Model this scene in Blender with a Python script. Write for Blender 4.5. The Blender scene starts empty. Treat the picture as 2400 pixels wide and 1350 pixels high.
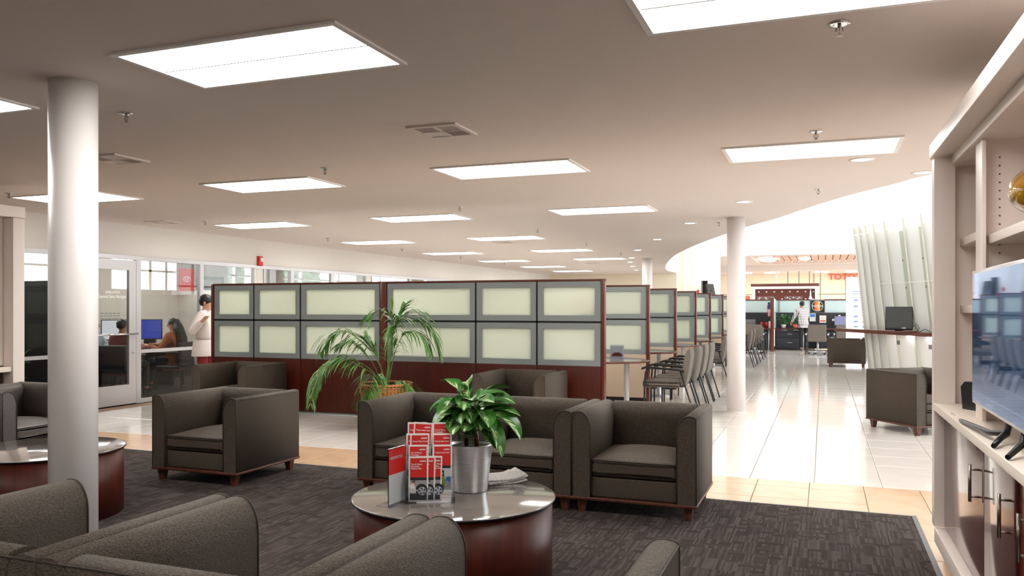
import bpy, bmesh, math, random
from mathutils import Vector, Matrix, Euler
random.seed(7)
PI = math.pi
R = math.radians
C = bpy.data.collections.new('scene'); bpy.context.scene.collection.children.link(C)
sc = bpy.context.scene

# ---------------------------------------------------------------- camera, world, exposure
cam_d = bpy.data.cameras.new('camera'); cam = bpy.data.objects.new('camera', cam_d); C.objects.link(cam)
cam.location = (0, 0, 1.45); cam.rotation_euler = (R(90), 0, math.atan(730/1910))
cam_d.sensor_width = 36; cam_d.lens = 36*1910/2400; cam_d.shift_y = 47/2400; cam_d.clip_end = 300; cam_d.clip_start = .05
sc.camera = cam
W = bpy.data.worlds.new('sky'); sc.world = W; W.use_nodes = True
bg = W.node_tree.nodes['Background']; bg.inputs[0].default_value = (.93, .97, 1, 1); bg.inputs[1].default_value = 5.8
sc.view_settings.view_transform = 'Standard'; sc.view_settings.look = 'None'
sc.view_settings.gamma = 1; sc.view_settings.use_curve_mapping = False
sc.view_settings.exposure = .2
PANEL_E, DOWN_E = 13.8, 18
sc.cycles.max_bounces = 9; sc.cycles.diffuse_bounces = 5; sc.cycles.glossy_bounces = 4
sc.cycles.transparent_max_bounces = 16; sc.cycles.transmission_bounces = 6
sc.cycles.sample_clamp_indirect = 8; sc.cycles.use_denoising = True
sc.cycles.caustics_reflective = False; sc.cycles.caustics_refractive = False
def portal(loc, rot, sx, sy):
    l = bpy.data.lights.new('window_portal', 'AREA'); l.shape = 'RECTANGLE'; l.size = sx; l.size_y = sy
    l.cycles.is_portal = True; l.energy = 1
    o = bpy.data.objects.new('window_portal', l); C.objects.link(o); o.location = loc; o.rotation_euler = rot
portal((10.2, 22, 3.8), (0, R(90), 0), 7.4, 33)       # big glazed front of the atrium, shining towards -x
portal((-13.4, 14, 2.4), (0, R(-90), 0), 1.2, 30)     # clerestory of the offices

# ---------------------------------------------------------------- materials
def lin(c):
    return tuple(((v/255)/12.92 if v/255 <= .04045 else ((v/255+.055)/1.055)**2.4) for v in c)
def mat(name, c, rough=.5, metal=0, spec=.5, c2=None, nscale=40, stretch=(1, 1, 1), bump=0, bscale=None, detail=2, coat=0, lo=.4, hi=.6, bdist=.002):
    m = bpy.data.materials.new(name); m.use_nodes = True; nt = m.node_tree; b = nt.nodes['Principled BSDF']
    b.inputs['Base Color'].default_value = (*lin(c), 1); b.inputs['Roughness'].default_value = rough
    b.inputs['Metallic'].default_value = metal; b.inputs['Specular IOR Level'].default_value = spec
    b.inputs['Coat Weight'].default_value = coat; b.inputs['Coat Roughness'].default_value = .08
    if c2 or bump:
        tc = nt.nodes.new('ShaderNodeTexCoord'); mp = nt.nodes.new('ShaderNodeMapping'); mp.inputs['Scale'].default_value = stretch
        nt.links.new(tc.outputs['Object'], mp.inputs[0])
        n = nt.nodes.new('ShaderNodeTexNoise'); n.inputs['Scale'].default_value = nscale; n.inputs['Detail'].default_value = detail
        nt.links.new(mp.outputs[0], n.inputs['Vector'])
        if c2:
            r = nt.nodes.new('ShaderNodeValToRGB'); r.color_ramp.elements[0].position = lo; r.color_ramp.elements[1].position = hi
            r.color_ramp.elements[0].color = (*lin(c), 1); r.color_ramp.elements[1].color = (*lin(c2), 1)
            nt.links.new(n.outputs['Fac'], r.inputs[0]); nt.links.new(r.outputs[0], b.inputs['Base Color'])
        if bump:
            src = n
            if bscale:
                src = nt.nodes.new('ShaderNodeTexNoise'); src.inputs['Scale'].default_value = bscale
                nt.links.new(mp.outputs[0], src.inputs['Vector'])
            bp = nt.nodes.new('ShaderNodeBump'); bp.inputs['Strength'].default_value = bump; bp.inputs['Distance'].default_value = bdist
            nt.links.new(src.outputs['Fac'], bp.inputs['Height']); nt.links.new(bp.outputs[0], b.inputs['Normal'])
    return m
def emit(name, c, s):
    m = bpy.data.materials.new(name); m.use_nodes = True; b = m.node_tree.nodes['Principled BSDF']
    b.inputs['Base Color'].default_value = (.02, .02, .02, 1)
    b.inputs['Emission Color'].default_value = (*lin(c), 1); b.inputs['Emission Strength'].default_value = s
    return m
def thin_glass(name, tint=(1, 1, 1), refl=.09, rough=0.0):
    m = bpy.data.materials.new(name); m.use_nodes = True; nt = m.node_tree; nt.nodes.clear()
    out = nt.nodes.new('ShaderNodeOutputMaterial'); mx = nt.nodes.new('ShaderNodeMixShader')
    t = nt.nodes.new('ShaderNodeBsdfTransparent'); t.inputs[0].default_value = (*tint, 1)
    g = nt.nodes.new('ShaderNodeBsdfGlossy'); g.inputs['Roughness'].default_value = rough
    lw = nt.nodes.new('ShaderNodeLayerWeight'); lw.inputs[0].default_value = .25
    mr = nt.nodes.new('ShaderNodeMapRange'); mr.inputs[3].default_value = refl*.5; mr.inputs[4].default_value = min(1, refl*5)
    nt.links.new(lw.outputs['Fresnel'], mr.inputs[0]); nt.links.new(mr.outputs[0], mx.inputs[0])
    nt.links.new(t.outputs[0], mx.inputs[1]); nt.links.new(g.outputs[0], mx.inputs[2]); nt.links.new(mx.outputs[0], out.inputs[0])
    return m
def frosted(name, c, fac=.5, gl=.06):
    m = bpy.data.materials.new(name); m.use_nodes = True; nt = m.node_tree; nt.nodes.clear()
    out = nt.nodes.new('ShaderNodeOutputMaterial'); mx = nt.nodes.new('ShaderNodeMixShader'); m2 = nt.nodes.new('ShaderNodeMixShader')
    d = nt.nodes.new('ShaderNodeBsdfDiffuse'); t = nt.nodes.new('ShaderNodeBsdfTranslucent'); g = nt.nodes.new('ShaderNodeBsdfGlossy')
    d.inputs[0].default_value = t.inputs[0].default_value = (*lin(c), 1); g.inputs['Roughness'].default_value = .25
    mx.inputs[0].default_value = fac; m2.inputs[0].default_value = gl
    nt.links.new(d.outputs[0], mx.inputs[1]); nt.links.new(t.outputs[0], mx.inputs[2])
    nt.links.new(mx.outputs[0], m2.inputs[1]); nt.links.new(g.outputs[0], m2.inputs[2]); nt.links.new(m2.outputs[0], out.inputs[0])
    return m
M = {}
M['ceiling'] = mat('ceiling_paint', (226, 216, 210), .8, spec=.2)
M['wall'] = mat('wall_paint', (222, 217, 211), .75, spec=.2)
M['white_wall'] = mat('white_paint', (246, 244, 242), .7, spec=.2)
M['cream_wall'] = mat('cream_paint', (238, 226, 204), .7, spec=.2)
M['column'] = mat('column_paint', (236, 230, 227), .35, spec=.4)
M['tile'] = mat('cream_tile', (240, 234, 228), .08, spec=.6, c2=(232, 224, 216), nscale=3, stretch=(1, 3, 1), lo=.3, hi=.7)
M['peach'] = mat('peach_tile', (226, 190, 156), .12, spec=.6, c2=(216, 178, 144), nscale=4, lo=.3, hi=.7)
M['grout'] = mat('grout', (150, 128, 108), .9)
M['fabric'] = mat('crepe_fabric', (58, 49, 41), .6, spec=.3, c2=(93, 82, 70), nscale=185, stretch=(.65, .65, 2), bump=1, detail=2, lo=.38, hi=.64, bdist=.006)
M['leather'] = mat('smooth_vinyl', (84, 76, 72), .42, spec=.45, c2=(92, 84, 79), nscale=60, bump=.1)
M['piping'] = mat('piping', (50, 43, 37), .55)
M['guest'] = mat('grey_upholstery', (98, 90, 82), .8, c2=(120, 111, 102), nscale=220, bump=.3, lo=.4, hi=.6)
M['wood'] = mat('cherry_wood', (58, 17, 6), .42, spec=.35, c2=(80, 26, 10), nscale=5, stretch=(6, 6, .5), detail=4, lo=.3, hi=.7)
M['legwood'] = mat('brown_wood', (74, 38, 26), .35, c2=(94, 52, 36), nscale=12, stretch=(5, 5, 1))
M['trimwood'] = mat('cherry_edge', (92, 38, 26), .25, spec=.5)
M['black'] = mat('black_plastic', (20, 20, 22), .35)
M['blackm'] = mat('black_metal', (34, 34, 38), .35, metal=.3)
M['dark'] = mat('charcoal_laminate', (42, 42, 48), .5)
M['pmetal'] = mat('partition_metal', (138, 146, 146), .45, metal=.25)
M['frost'] = frosted('frosted_glass', (236, 241, 229), .58)
M['frostb'] = frosted('frosted_glass_blue', (222, 236, 236), .5)
M['fin'] = frosted('white_acrylic', (252, 252, 250), .25, .1)
M['finedge'] = mat('fin_edge', (226, 223, 210), .5)
M['screen'] = frosted('greenish_acrylic', (220, 224, 212), .3, .08)
M['beige'] = mat('beige_fabric', (196, 176, 154), .85, c2=(188, 168, 146), nscale=200)
M['steel'] = mat('brushed_steel', (200, 200, 202), .28, metal=1)
M['alu'] = mat('anodised_aluminium', (196, 194, 196), .38, metal=.55)
M['chrome'] = mat('chrome', (225, 225, 228), .12, metal=1)
M['nickel'] = mat('satin_nickel', (150, 140, 130), .32, metal=1)
M['glass'] = thin_glass('clear_glass', (.86, .86, .83), .028)
M['winglass'] = thin_glass('window_glass', (.97, .98, .98), .05)
M['acrylic'] = thin_glass('clear_acrylic', (.95, .96, .99), .14)
M['counter'] = mat('cream_laminate', (236, 224, 210), .42, spec=.45)
M['cabinet'] = mat('cabinet_paint', (234, 222, 214), .4, spec=.45)
M['door'] = mat('cherry_lacquer', (84, 36, 34), .16, spec=.7, coat=.6)
M['tabletop'] = mat('grey_glass_top', (112, 104, 98), .09, spec=.9, coat=.5)
M['paper'] = mat('white_paper', (235, 232, 228), .6)
M['news'] = mat('newsprint', (196, 192, 188), .8, c2=(150, 147, 145), nscale=110, stretch=(2, 1, 1), lo=.48, hi=.6)
M['red'] = mat('red_print', (205, 32, 28), .45)
M['redfab'] = mat('red_cloth', (120, 20, 22), .8)
M['bluep'] = mat('blue_print', (60, 130, 205), .5)
M['pale'] = mat('pale_print', (196, 202, 206), .5)
M['photo'] = mat('photo_print', (150, 152, 154), .5)
M['tyre'] = mat('tyre_print', (30, 30, 32), .5)
M['lime'] = mat('lime_print', (170, 176, 60), .5)
M['skin'] = mat('skin', (186, 132, 104), .5)
M['skin2'] = mat('light_skin', (214, 164, 138), .5)
M['hair'] = mat('dark_hair', (26, 20, 18), .45, bump=.3, nscale=300)
M['white_cloth'] = mat('white_tunic', (228, 218, 212), .85, bump=.5, nscale=18, bdist=.01)
M['maroon'] = mat('maroon_cloth', (104, 40, 40), .85)
M['orange_cloth'] = mat('tan_cloth', (150, 90, 62), .85)
M['shirt_blue'] = mat('pale_blue_shirt', (150, 166, 180), .8)
M['denim'] = mat('dark_denim', (44, 50, 60), .85)
M['blackcloth'] = mat('black_cloth', (28, 28, 32), .85)
M['basket'] = mat('wicker', (198, 142, 78), .55, c2=(160, 104, 52), nscale=60)
M['soil'] = mat('soil', (32, 24, 18), .9)
M['frond'] = mat('palm_green', (60, 104, 44), .4, c2=(96, 142, 62), nscale=12)
M['frondlt'] = mat('palm_green_light', (110, 168, 40), .4)
M['stem'] = mat('stem_green', (98, 128, 66), .5)
M['green'] = mat('leaf_green', (44, 104, 40), .4, c2=(70, 136, 50), nscale=20)
M['amber'] = mat('amber_glass', (150, 110, 20), .08, spec=.9, c2=(110, 66, 12), nscale=5, coat=1, lo=.4, hi=.55)
M['diff'] = emit('light_diffuser', (255, 252, 247), PANEL_E)
M['strip'] = emit('strip_lamp', (255, 253, 250), 9)
M['down'] = emit('lamp_glow', (255, 246, 232), DOWN_E)
M['screen_blue'] = emit('blue_screen', (44, 62, 160), 1.0)
M['screen_pale'] = emit('pale_screen', (200, 205, 215), 1.0)
M['lavscr'] = emit('lavender_screen', (150, 150, 200), .8)
M['offscreen'] = mat('screen_off', (46, 44, 42), .22, spec=.4)
M['banner'] = mat('banner_white', (240, 242, 252), .5)
M['slatwood'] = mat('pale_pink_wood', (214, 182, 166), .5, c2=(200, 164, 148), nscale=6, stretch=(1, 6, 1))
M['edge'] = mat('metal_edge', (120, 120, 124), .5, metal=.5)
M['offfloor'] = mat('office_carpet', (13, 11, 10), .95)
M['foliage'] = mat('tree_green', (74, 92, 64), .9, c2=(50, 66, 44), nscale=3)
# brushed pot
M['pot'] = mat('brushed_aluminium', (240, 239, 238), .36, metal=.85, c2=(214, 214, 214), nscale=30, stretch=(.4, .4, 14), bump=.15, lo=.3, hi=.7)
# tv screen: glossy mirror-like panel, blue of its reflections put into the colour
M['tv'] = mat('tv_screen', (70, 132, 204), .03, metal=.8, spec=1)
# carpet: cross-laid stripe blocks
def carpet_mat():
    m = bpy.data.materials.new('woven_carpet'); m.use_nodes = True; nt = m.node_tree; b = nt.nodes['Principled BSDF']; N = nt.nodes.new; K = nt.links.new
    b.inputs['Roughness'].default_value = .95; b.inputs['Specular IOR Level'].default_value = .15
    tc = N('ShaderNodeTexCoord'); sep = N('ShaderNodeSeparateXYZ'); K(tc.outputs['Object'], sep.inputs[0])
    def mth(op, a, v=None):
        n = N('ShaderNodeMath'); n.operation = op
        for i, q in enumerate((a, v)):
            if q is None: continue
            if isinstance(q, (int, float)): n.inputs[i].default_value = q
            else: K(q, n.inputs[i])
        return n.outputs[0]
    cx = mth('FLOOR', mth('MULTIPLY', sep.outputs[0], 1/.075)); cy = mth('FLOOR', mth('MULTIPLY', sep.outputs[1], 1/.05))
    cmb = N('ShaderNodeCombineXYZ'); K(cx, cmb.inputs[0]); K(cy, cmb.inputs[1])
    wn = N('ShaderNodeTexWhiteNoise'); wn.noise_dimensions = '2D'; K(cmb.outputs[0], wn.inputs[0])
    sel = mth('GREATER_THAN', wn.outputs['Value'], .78)
    def stripes(ax, f):
        u = mth('MULTIPLY', sep.outputs[ax], f); fl = mth('FLOOR', u)
        w = N('ShaderNodeTexWhiteNoise'); w.noise_dimensions = '2D'; c = N('ShaderNodeCombineXYZ'); K(fl, c.inputs[0]); K(mth('FLOOR', mth('MULTIPLY', cy if ax == 0 else cx, .25 if ax == 0 else 1)), c.inputs[1]); K(c.outputs[0], w.inputs[0])
        return w.outputs['Value']
    a = stripes(0, 1/.011); c_ = stripes(1, 1/.011)
    mx = N('ShaderNodeMix'); K(sel, mx.inputs[0]); K(a, mx.inputs[2]); K(c_, mx.inputs[3])
    # overall block tone
    bt = mth('MULTIPLY', mth('POWER', wn.outputs['Value'], 4), .5); v = mth('SUBTRACT', mth('ADD', mx.outputs[0], .12), bt)
    r = N('ShaderNodeValToRGB'); K(v, r.inputs[0]); e = r.color_ramp.elements
    e[0].position = 0; e[0].color = (*lin((50, 42, 38)), 1); e[1].position = 1; e[1].color = (*lin((82, 74, 71)), 1)
    x = r.color_ramp.elements.new(.55); x.color = (*lin((66, 58, 55)), 1)
    K(r.outputs[0], b.inputs['Base Color'])
    bp = N('ShaderNodeBump'); bp.inputs['Strength'].default_value = .4; bp.inputs['Distance'].default_value = .003; K(mx.outputs[0], bp.inputs['Height']); K(bp.outputs[0], b.inputs['Normal'])
    return m
M['carpet'] = carpet_mat()
def leaf_mat():
    m = bpy.data.materials.new('variegated_leaf'); m.use_nodes = True; nt = m.node_tree; b = nt.nodes['Principled BSDF']; N = nt.nodes.new; K = nt.links.new
    b.inputs['Roughness'].default_value = .3
    uv = N('ShaderNodeUVMap'); sep = N('ShaderNodeSeparateXYZ'); K(uv.outputs[0], sep.inputs[0])
    ab = N('ShaderNodeMath'); ab.operation = 'ABSOLUTE'; sb = N('ShaderNodeMath'); sb.operation = 'SUBTRACT'; sb.inputs[1].default_value = .5
    K(sep.outputs[0], sb.inputs[0]); K(sb.outputs[0], ab.inputs[0])
    w = N('ShaderNodeMath'); w.operation = 'MULTIPLY_ADD'; w.inputs[1].default_value = -.9; K(ab.outputs[0], w.inputs[0]); K(sep.outputs[1], w.inputs[2])
    n = N('ShaderNodeTexNoise'); n.inputs['Scale'].default_value = 3.2; n.inputs['Detail'].default_value = 2
    cmb = N('ShaderNodeCombineXYZ'); mm = N('ShaderNodeMath'); mm.operation = 'MULTIPLY'; mm.inputs[1].default_value = 7; K(w.outputs[0], mm.inputs[0])
    K(mm.outputs[0], cmb.inputs[0]); K(ab.outputs[0], cmb.inputs[1]); oi = N('ShaderNodeObjectInfo'); K(oi.outputs['Random'], cmb.inputs[2]); K(cmb.outputs[0], n.inputs['Vector'])
    s2 = N('ShaderNodeMath'); s2.operation = 'MULTIPLY_ADD'; s2.inputs[1].default_value = -.75; K(ab.outputs[0], s2.inputs[0]); K(n.outputs['Fac'], s2.inputs[2])
    r = N('ShaderNodeValToRGB'); K(s2.outputs[0], r.inputs[0]); e = r.color_ramp.elements
    e[0].position = .33; e[0].color = (*lin((52, 108, 36)), 1); e[1].position = .5; e[1].color = (*lin((206, 220, 172)), 1)
    x = r.color_ramp.elements.new(.41); x.color = (*lin((84, 142, 58)), 1)
    K(r.outputs[0], b.inputs['Base Color'])
    return m
M['leaf'] = leaf_mat()
def plaid_mat():
    m = bpy.data.materials.new('plaid_cloth'); m.use_nodes = True; nt = m.node_tree; b = nt.nodes['Principled BSDF']; N = nt.nodes.new; K = nt.links.new
    b.inputs['Roughness'].default_value = .85; tc = N('ShaderNodeTexCoord'); sep = N('ShaderNodeSeparateXYZ'); K(tc.outputs['Object'], sep.inputs[0])
    def st(o):
        a = N('ShaderNodeMath'); a.operation = 'MULTIPLY'; a.inputs[1].default_value = 2*PI/.055; K(o, a.inputs[0])
        s = N('ShaderNodeMath'); s.operation = 'SINE'; K(a.outputs[0], s.inputs[0]); g = N('ShaderNodeMath'); g.operation = 'GREATER_THAN'; g.inputs[1].default_value = .35; K(s.outputs[0], g.inputs[0]); return g.outputs[0]
    ad = N('ShaderNodeMath'); ad.operation = 'ADD'; K(st(sep.outputs[0]), ad.inputs[0]); K(st(sep.outputs[2]), ad.inputs[1])
    dv = N('ShaderNodeMath'); dv.operation = 'MULTIPLY'; dv.inputs[1].default_value = .5; K(ad.outputs[0], dv.inputs[0])
    r = N('ShaderNodeValToRGB'); K(dv.outputs[0], r.inputs[0]); e = r.color_ramp.elements
    e[0].color = (*lin((232, 226, 226)), 1); e[1].color = (*lin((72, 40, 46)), 1); K(r.outputs[0], b.inputs['Base Color'])
    return m
M['plaid'] = plaid_mat()

# ---------------------------------------------------------------- helpers
class MB:
    def __init__(s): s.v = []; s.f = []; s.sm = []; s.mi = []; s.uv = None
    def add(s, vs, fs, smooth=False, mi=0):
        o = len(s.v); s.v += [tuple(v) for v in vs]; s.f += [tuple(i+o for i in f) for f in fs]; s.sm += [smooth]*len(fs); s.mi += [mi]*len(fs); return s
    def box(s, x0, x1, y0, y1, z0, z1, mi=0, T=None):
        vs = [Vector((x, y, z)) for z in (z0, z1) for y in (y0, y1) for x in (x0, x1)]
        if T: vs = [T @ v for v in vs]
        return s.add(vs, [(0, 2, 3, 1), (4, 5, 7, 6), (0, 1, 5, 4), (2, 6, 7, 3), (0, 4, 6, 2), (1, 3, 7, 5)], False, mi)
    def rbox(s, x0, x1, y0, y1, z0, z1, r=.01, seg=2, mi=0, T=None, crown=0):
        bm = bmesh.new(); bmesh.ops.create_cube(bm, size=1)
        for v in bm.verts: v.co = Vector(((x0+x1)/2+v.co.x*(x1-x0), (y0+y1)/2+v.co.y*(y1-y0), (z0+z1)/2+v.co.z*(z1-z0)))
        if crown:
            bmesh.ops.subdivide_edges(bm, edges=bm.edges[:], cuts=5, use_grid_fill=True)
            for v in bm.verts:
                u = (2*v.co.x-x0-x1)/(x1-x0); w = (2*v.co.y-y0-y1)/(y1-y0); k = (1-u*u)*(1-w*w)
                if v.co.z > (z0+z1)/2: v.co.z += crown*k
            ed = [e for e in bm.edges if len(e.link_faces) == 2 and e.calc_face_angle() > .9]
            bmesh.ops.bevel(bm, geom=ed, offset=r, segments=seg, affect='EDGES', profile=.6)
        else: bmesh.ops.bevel(bm, geom=bm.edges[:], offset=r, segments=seg, affect='EDGES', profile=.6)
        bm.verts.index_update(); vs = [v.co.copy() for v in bm.verts]
        if T: vs = [T @ v for v in vs]
        s.add(vs, [tuple(v.index for v in f.verts) for f in bm.faces], True, mi); bm.free(); return s
    def prism(s, pts, axis, a, b, mi=0, smooth=False, T=None):
        """pts 2D polygon extruded along axis from a to b"""
        def mk(p, t):
            return {'x': (t, p[0], p[1]), 'y': (p[0], t, p[1]), 'z': (p[0], p[1], t)}[axis]
        n = len(pts); vs = [Vector(mk(p, a)) for p in pts]+[Vector(mk(p, b)) for p in pts]
        if T: vs = [T @ v for v in vs]
        s.add(vs, [(i, (i+1) % n, (i+1) % n+n, i+n) for i in range(n)], smooth, mi)
        o = len(s.v)-2*n; s.f += [tuple(o+i for i in range(n))[::-1], tuple(o+n+i for i in range(n))]; s.sm += [False]*2; s.mi += [mi]*2; return s
    def lathe(s, prof, cx=0, cy=0, n=32, mi=0, sx=1, sy=1, cap=True):
        vs = []; k = len(prof)
        for i in range(n):
            a = 2*PI*i/n
            for r, z in prof: vs.append((cx+r*sx*math.cos(a), cy+r*sy*math.sin(a), z))
        fs = [(i*k+j, ((i+1) % n)*k+j, ((i+1) % n)*k+j+1, i*k+j+1) for i in range(n) for j in range(k-1)]
        s.add(vs, fs, True, mi); o = len(s.v)-n*k
        if cap:
            for j, fl in ((0, True), (k-1, False)):
                if prof[j][0] > 1e-4:
                    f = tuple(o+i*k+j for i in range(n)); s.f.append(f[::-1] if fl else f); s.sm.append(False); s.mi.append(mi)
        return s
    def tube(s, pts, r, n=8, mi=0, cap=True):
        pts = [Vector(p) for p in pts]; k = len(pts); rs = r if isinstance(r, (list, tuple)) else [r]*k; vs = []; up = None
        for i, p in enumerate(pts):
            d = (pts[min(i+1, k-1)]-pts[max(i-1, 0)]).normalized()
            if up is None: up = Vector((0, 0, 1)) if abs(d.z) < .9 else Vector((1, 0, 0))
            a = d.cross(up).normalized(); b = a.cross(d).normalized(); up = b
            for j in range(n):
                t = 2*PI*j/n; vs.append(p+a*math.cos(t)*rs[i]+b*math.sin(t)*rs[i])
        fs = [(i*n+j, i*n+(j+1) % n, (i+1)*n+(j+1) % n, (i+1)*n+j) for i in range(k-1) for j in range(n)]
        s.add(vs, fs, True, mi); o = len(s.v)-n*k
        if cap:
            s.f += [tuple(o+j for j in range(n))[::-1], tuple(o+(k-1)*n+j for j in range(n))]; s.sm += [False]*2; s.mi += [mi]*2
        return s
    def ball(s, c, r, n=12, m=8, mi=0):
        r = r if isinstance(r, tuple) else (r, r, r); vs = [(c[0], c[1], c[2]-r[2])]
        for j in range(1, m):
            t = PI*j/m-PI/2
            for i in range(n): a = 2*PI*i/n; vs.append((c[0]+r[0]*math.cos(t)*math.cos(a), c[1]+r[1]*math.cos(t)*math.sin(a), c[2]+r[2]*math.sin(t)))
        vs.append((c[0], c[1], c[2]+r[2])); e = len(vs)-1
        fs = [(0, 1+(i+1) % n, 1+i) for i in range(n)]+[(1+j*n+i, 1+j*n+(i+1) % n, 1+(j+1)*n+(i+1) % n, 1+(j+1)*n+i) for j in range(m-2) for i in range(n)]
        fs += [(e, 1+(m-2)*n+i, 1+(m-2)*n+(i+1) % n) for i in range(n)]
        return s.add(vs, fs, True, mi)
    def mesh(s, name, mats):
        me = bpy.data.meshes.new(name); me.from_pydata([tuple(v) for v in s.v], [], s.f)
        for m in (mats if isinstance(mats, (list, tuple)) else [mats]): me.materials.append(M[m] if isinstance(m, str) else m)
        me.polygons.foreach_set('use_smooth', s.sm); me.polygons.foreach_set('material_index', s.mi)
        if s.uv:
            l = me.uv_layers.new(name='UVMap')
            for lo in me.loops: l.data[lo.index].uv = s.uv[lo.vertex_index]
        me.update(); return me
    def build(s, name, mats, parent=None, loc=None, rot=None):
        return link(name, s.mesh(name, mats), parent, loc, rot)
def link(name, me, parent=None, loc=None, rot=None):
    o = bpy.data.objects.new(name, me); C.objects.link(o)
    if parent: o.parent = parent
    if loc: o.location = loc
    if rot: o.rotation_euler = rot
    return o
def tag(o, label=None, cat=None, group=None, kind=None):
    for k, v in (('label', label), ('category', cat), ('group', group), ('kind', kind)):
        if v: o[k] = v
    return o
def thing(name, label, cat, loc=(0, 0, 0), rz=0, group=None):
    o = bpy.data.objects.new(name, None); C.objects.link(o); o.location = loc; o.rotation_euler = (0, 0, rz); o.empty_display_size = .1
    return tag(o, label, cat, group)
def struct(name, mb, m, parent=None): return tag(mb.build(name, m, parent), kind='structure')
KIDS = {}
def copy_tree(o, parent=None):
    c = o.copy(); C.objects.link(c)
    if parent: c.parent = parent
    for ch in list(KIDS.get(o.name) or [x for x in C.objects if x.parent == o]): copy_tree(ch, c)
    return c
def dup(o, loc, rz=0, label=None, group=None):
    c = copy_tree(o); c.location = loc; c.rotation_euler = (0, 0, rz)
    if label: c['label'] = label
    if group: c['group'] = group
    return c
def text(name, s, size, m, parent, loc, rot, extrude=.0004, align='LEFT', xs=1.0, bold=.012):
    cu = bpy.data.curves.new(name, 'FONT'); cu.body = s; cu.size = size; cu.extrude = extrude; cu.align_x = align; cu.resolution_u = 3; cu.offset = bold*size
    o = bpy.data.objects.new(name, cu); C.objects.link(o); bpy.context.view_layer.update()
    me = bpy.data.meshes.new_from_object(o.evaluated_get(bpy.context.evaluated_depsgraph_get())); bpy.data.objects.remove(o)
    me.materials.clear(); me.materials.append(M[m]); q = link(name, me, parent, loc, rot); q.scale = (xs, 1, 1); return q

# ---------------------------------------------------------------- setting
ZC = 2.715
XO = -9.78        # office wall plane
fl = MB(); fl.box(-14, 14, -3, 60, -.1, -.012); floor = struct('floor', fl, 'grout')
def tile_mesh(nm, a, b, m):
    t = MB(); g = .002; c = .004
    t.add([(g, g, -.012), (a-g, g, -.012), (a-g, b-g, -.012), (g, b-g, -.012), (g, g, -c*.4), (a-g, g, -c*.4), (a-g, b-g, -c*.4), (g, b-g, -c*.4),
           (g+c, g+c, 0), (a-g-c, g+c, 0), (a-g-c, b-g-c, 0), (g+c, b-g-c, 0)],
          [(0, 1, 5, 4), (1, 2, 6, 5), (2, 3, 7, 6), (3, 0, 4, 7), (4, 5, 9, 8), (5, 6, 10, 9), (6, 7, 11, 10), (7, 4, 8, 11), (8, 9, 10, 11)])
    return t.mesh(nm, m)
tp = .519; xs0 = -.59
t1 = tile_mesh('floor_tile', tp, .99, 'tile'); t2 = tile_mesh('floor_tile', tp, .522, 'tile')
rest = MB(); cnt = 0
def put_tile(me, x, y, a, b, single):
    global cnt
    if single and cnt < 290:
        link('floor_tile', me, floor, (x, y, 0)); cnt += 1
    else:
        g = .003; rest.box(x+g, x+a-g, y+g, y+b-g, -.012, 0)
for j in range(0, 96):
    y = 7.22 if j == 0 else 8.21+(j-1)*.522
    b = .99 if j == 0 else .522
    for i in range(-18, 22):
        x = xs0+i*tp
        if x < XO or x > 9.6: continue
        vis = (x > -2.5 and x < .55+.11*y and y < 17) or (x < -4.6 and y < 9.0 and y > 7) or (x < -8.2 and y < 10.2)
        put_tile(t1 if j == 0 else t2, x, y, tp, b, vis)
for i in range(5):
    for j in range(17): put_tile(t2, -9.75+i*.438, 6.1-(j+1)*.522, .438, .522, False)
tag(rest.build('far_floor_tiles', 'tile', floor), kind='stuff')
tpp = tile_mesh('border_tile', .41, .435, 'peach'); tpn = tile_mesh('border_tile', .41, .25, 'peach')
for i in range(-22, 5):
    x = -.107+i*.41
    for (yy, me) in ((6.97, tpn), (6.535, tpp), (6.1, tpp)):
        if x > -9.9: link('border_tile', me, floor, (x, yy, 0))
for i in (1, 2, 3):
    for j in range(1, 12): link('border_tile', tpp, floor, (-.107+i*.41, 6.1-j*.435, 0))
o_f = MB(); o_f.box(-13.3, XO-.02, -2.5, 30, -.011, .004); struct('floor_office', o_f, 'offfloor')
cp = MB(); cp.prism([(-7.55, -2.45), (.57, -2.45), (.57, 6.25), (-7.55, 6.385)], 'z', -.0115, .008)
carp = tag(cp.build('carpet', 'carpet'), 'dark grey-brown woven carpet laid under the lounge chairs', 'carpet')
eb = MB(); eb.prism([(.57, -2.4), (.60, -2.4), (.60, 6.285), (.57, 6.25)], 'z', -.0115, .011); eb.prism([(-7.55, 6.385), (.57, 6.25), (.6, 6.272), (-7.55, 6.407)], 'z', -.0115, .010)
eb.build('edge_strip', 'edge', carp)

# low ceiling with the curved rim
edge = [(9.9, 5.6), (5.5, 5.9), (3.2, 6.6), (1.9, 7.45), (.96, 8.6), (.69, 9.12), (.31, 9.8), (-.15, 10.85), (-.62, 12.08), (-1.14, 13.2), (-1.56, 14.3), (-2.12, 15.8), (-2.72, 17.6), (-3.39, 19.9), (-4.18, 23.3), (-4.75, 26.3), (-4.95, 28), (-4.95, 29.6)]
def smooth(pts, n=4):
    out = []
    for i in range(len(pts)-1):
        p0 = pts[max(i-1, 0)]; p1 = pts[i]; p2 = pts[i+1]; p3 = pts[min(i+2, len(pts)-1)]
        for k in range(n):
            t = k/n; out.append(tuple(.5*((2*p1[d])+(-p0[d]+p2[d])*t+(2*p0[d]-5*p1[d]+4*p2[d]-p3[d])*t*t+(-p0[d]+3*p1[d]-3*p2[d]+p3[d])*t**3) for d in range(len(p1))))
    out.append(pts[-1]); return out
es = smooth(edge)
ce = MB(); ce.prism([(-13.4, -2.6), (9.9, -2.6)]+es+[(-13.4, 29.6)], 'z', ZC, ZC+.25); struct('ceiling', ce, 'ceiling')
fa = MB()
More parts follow.
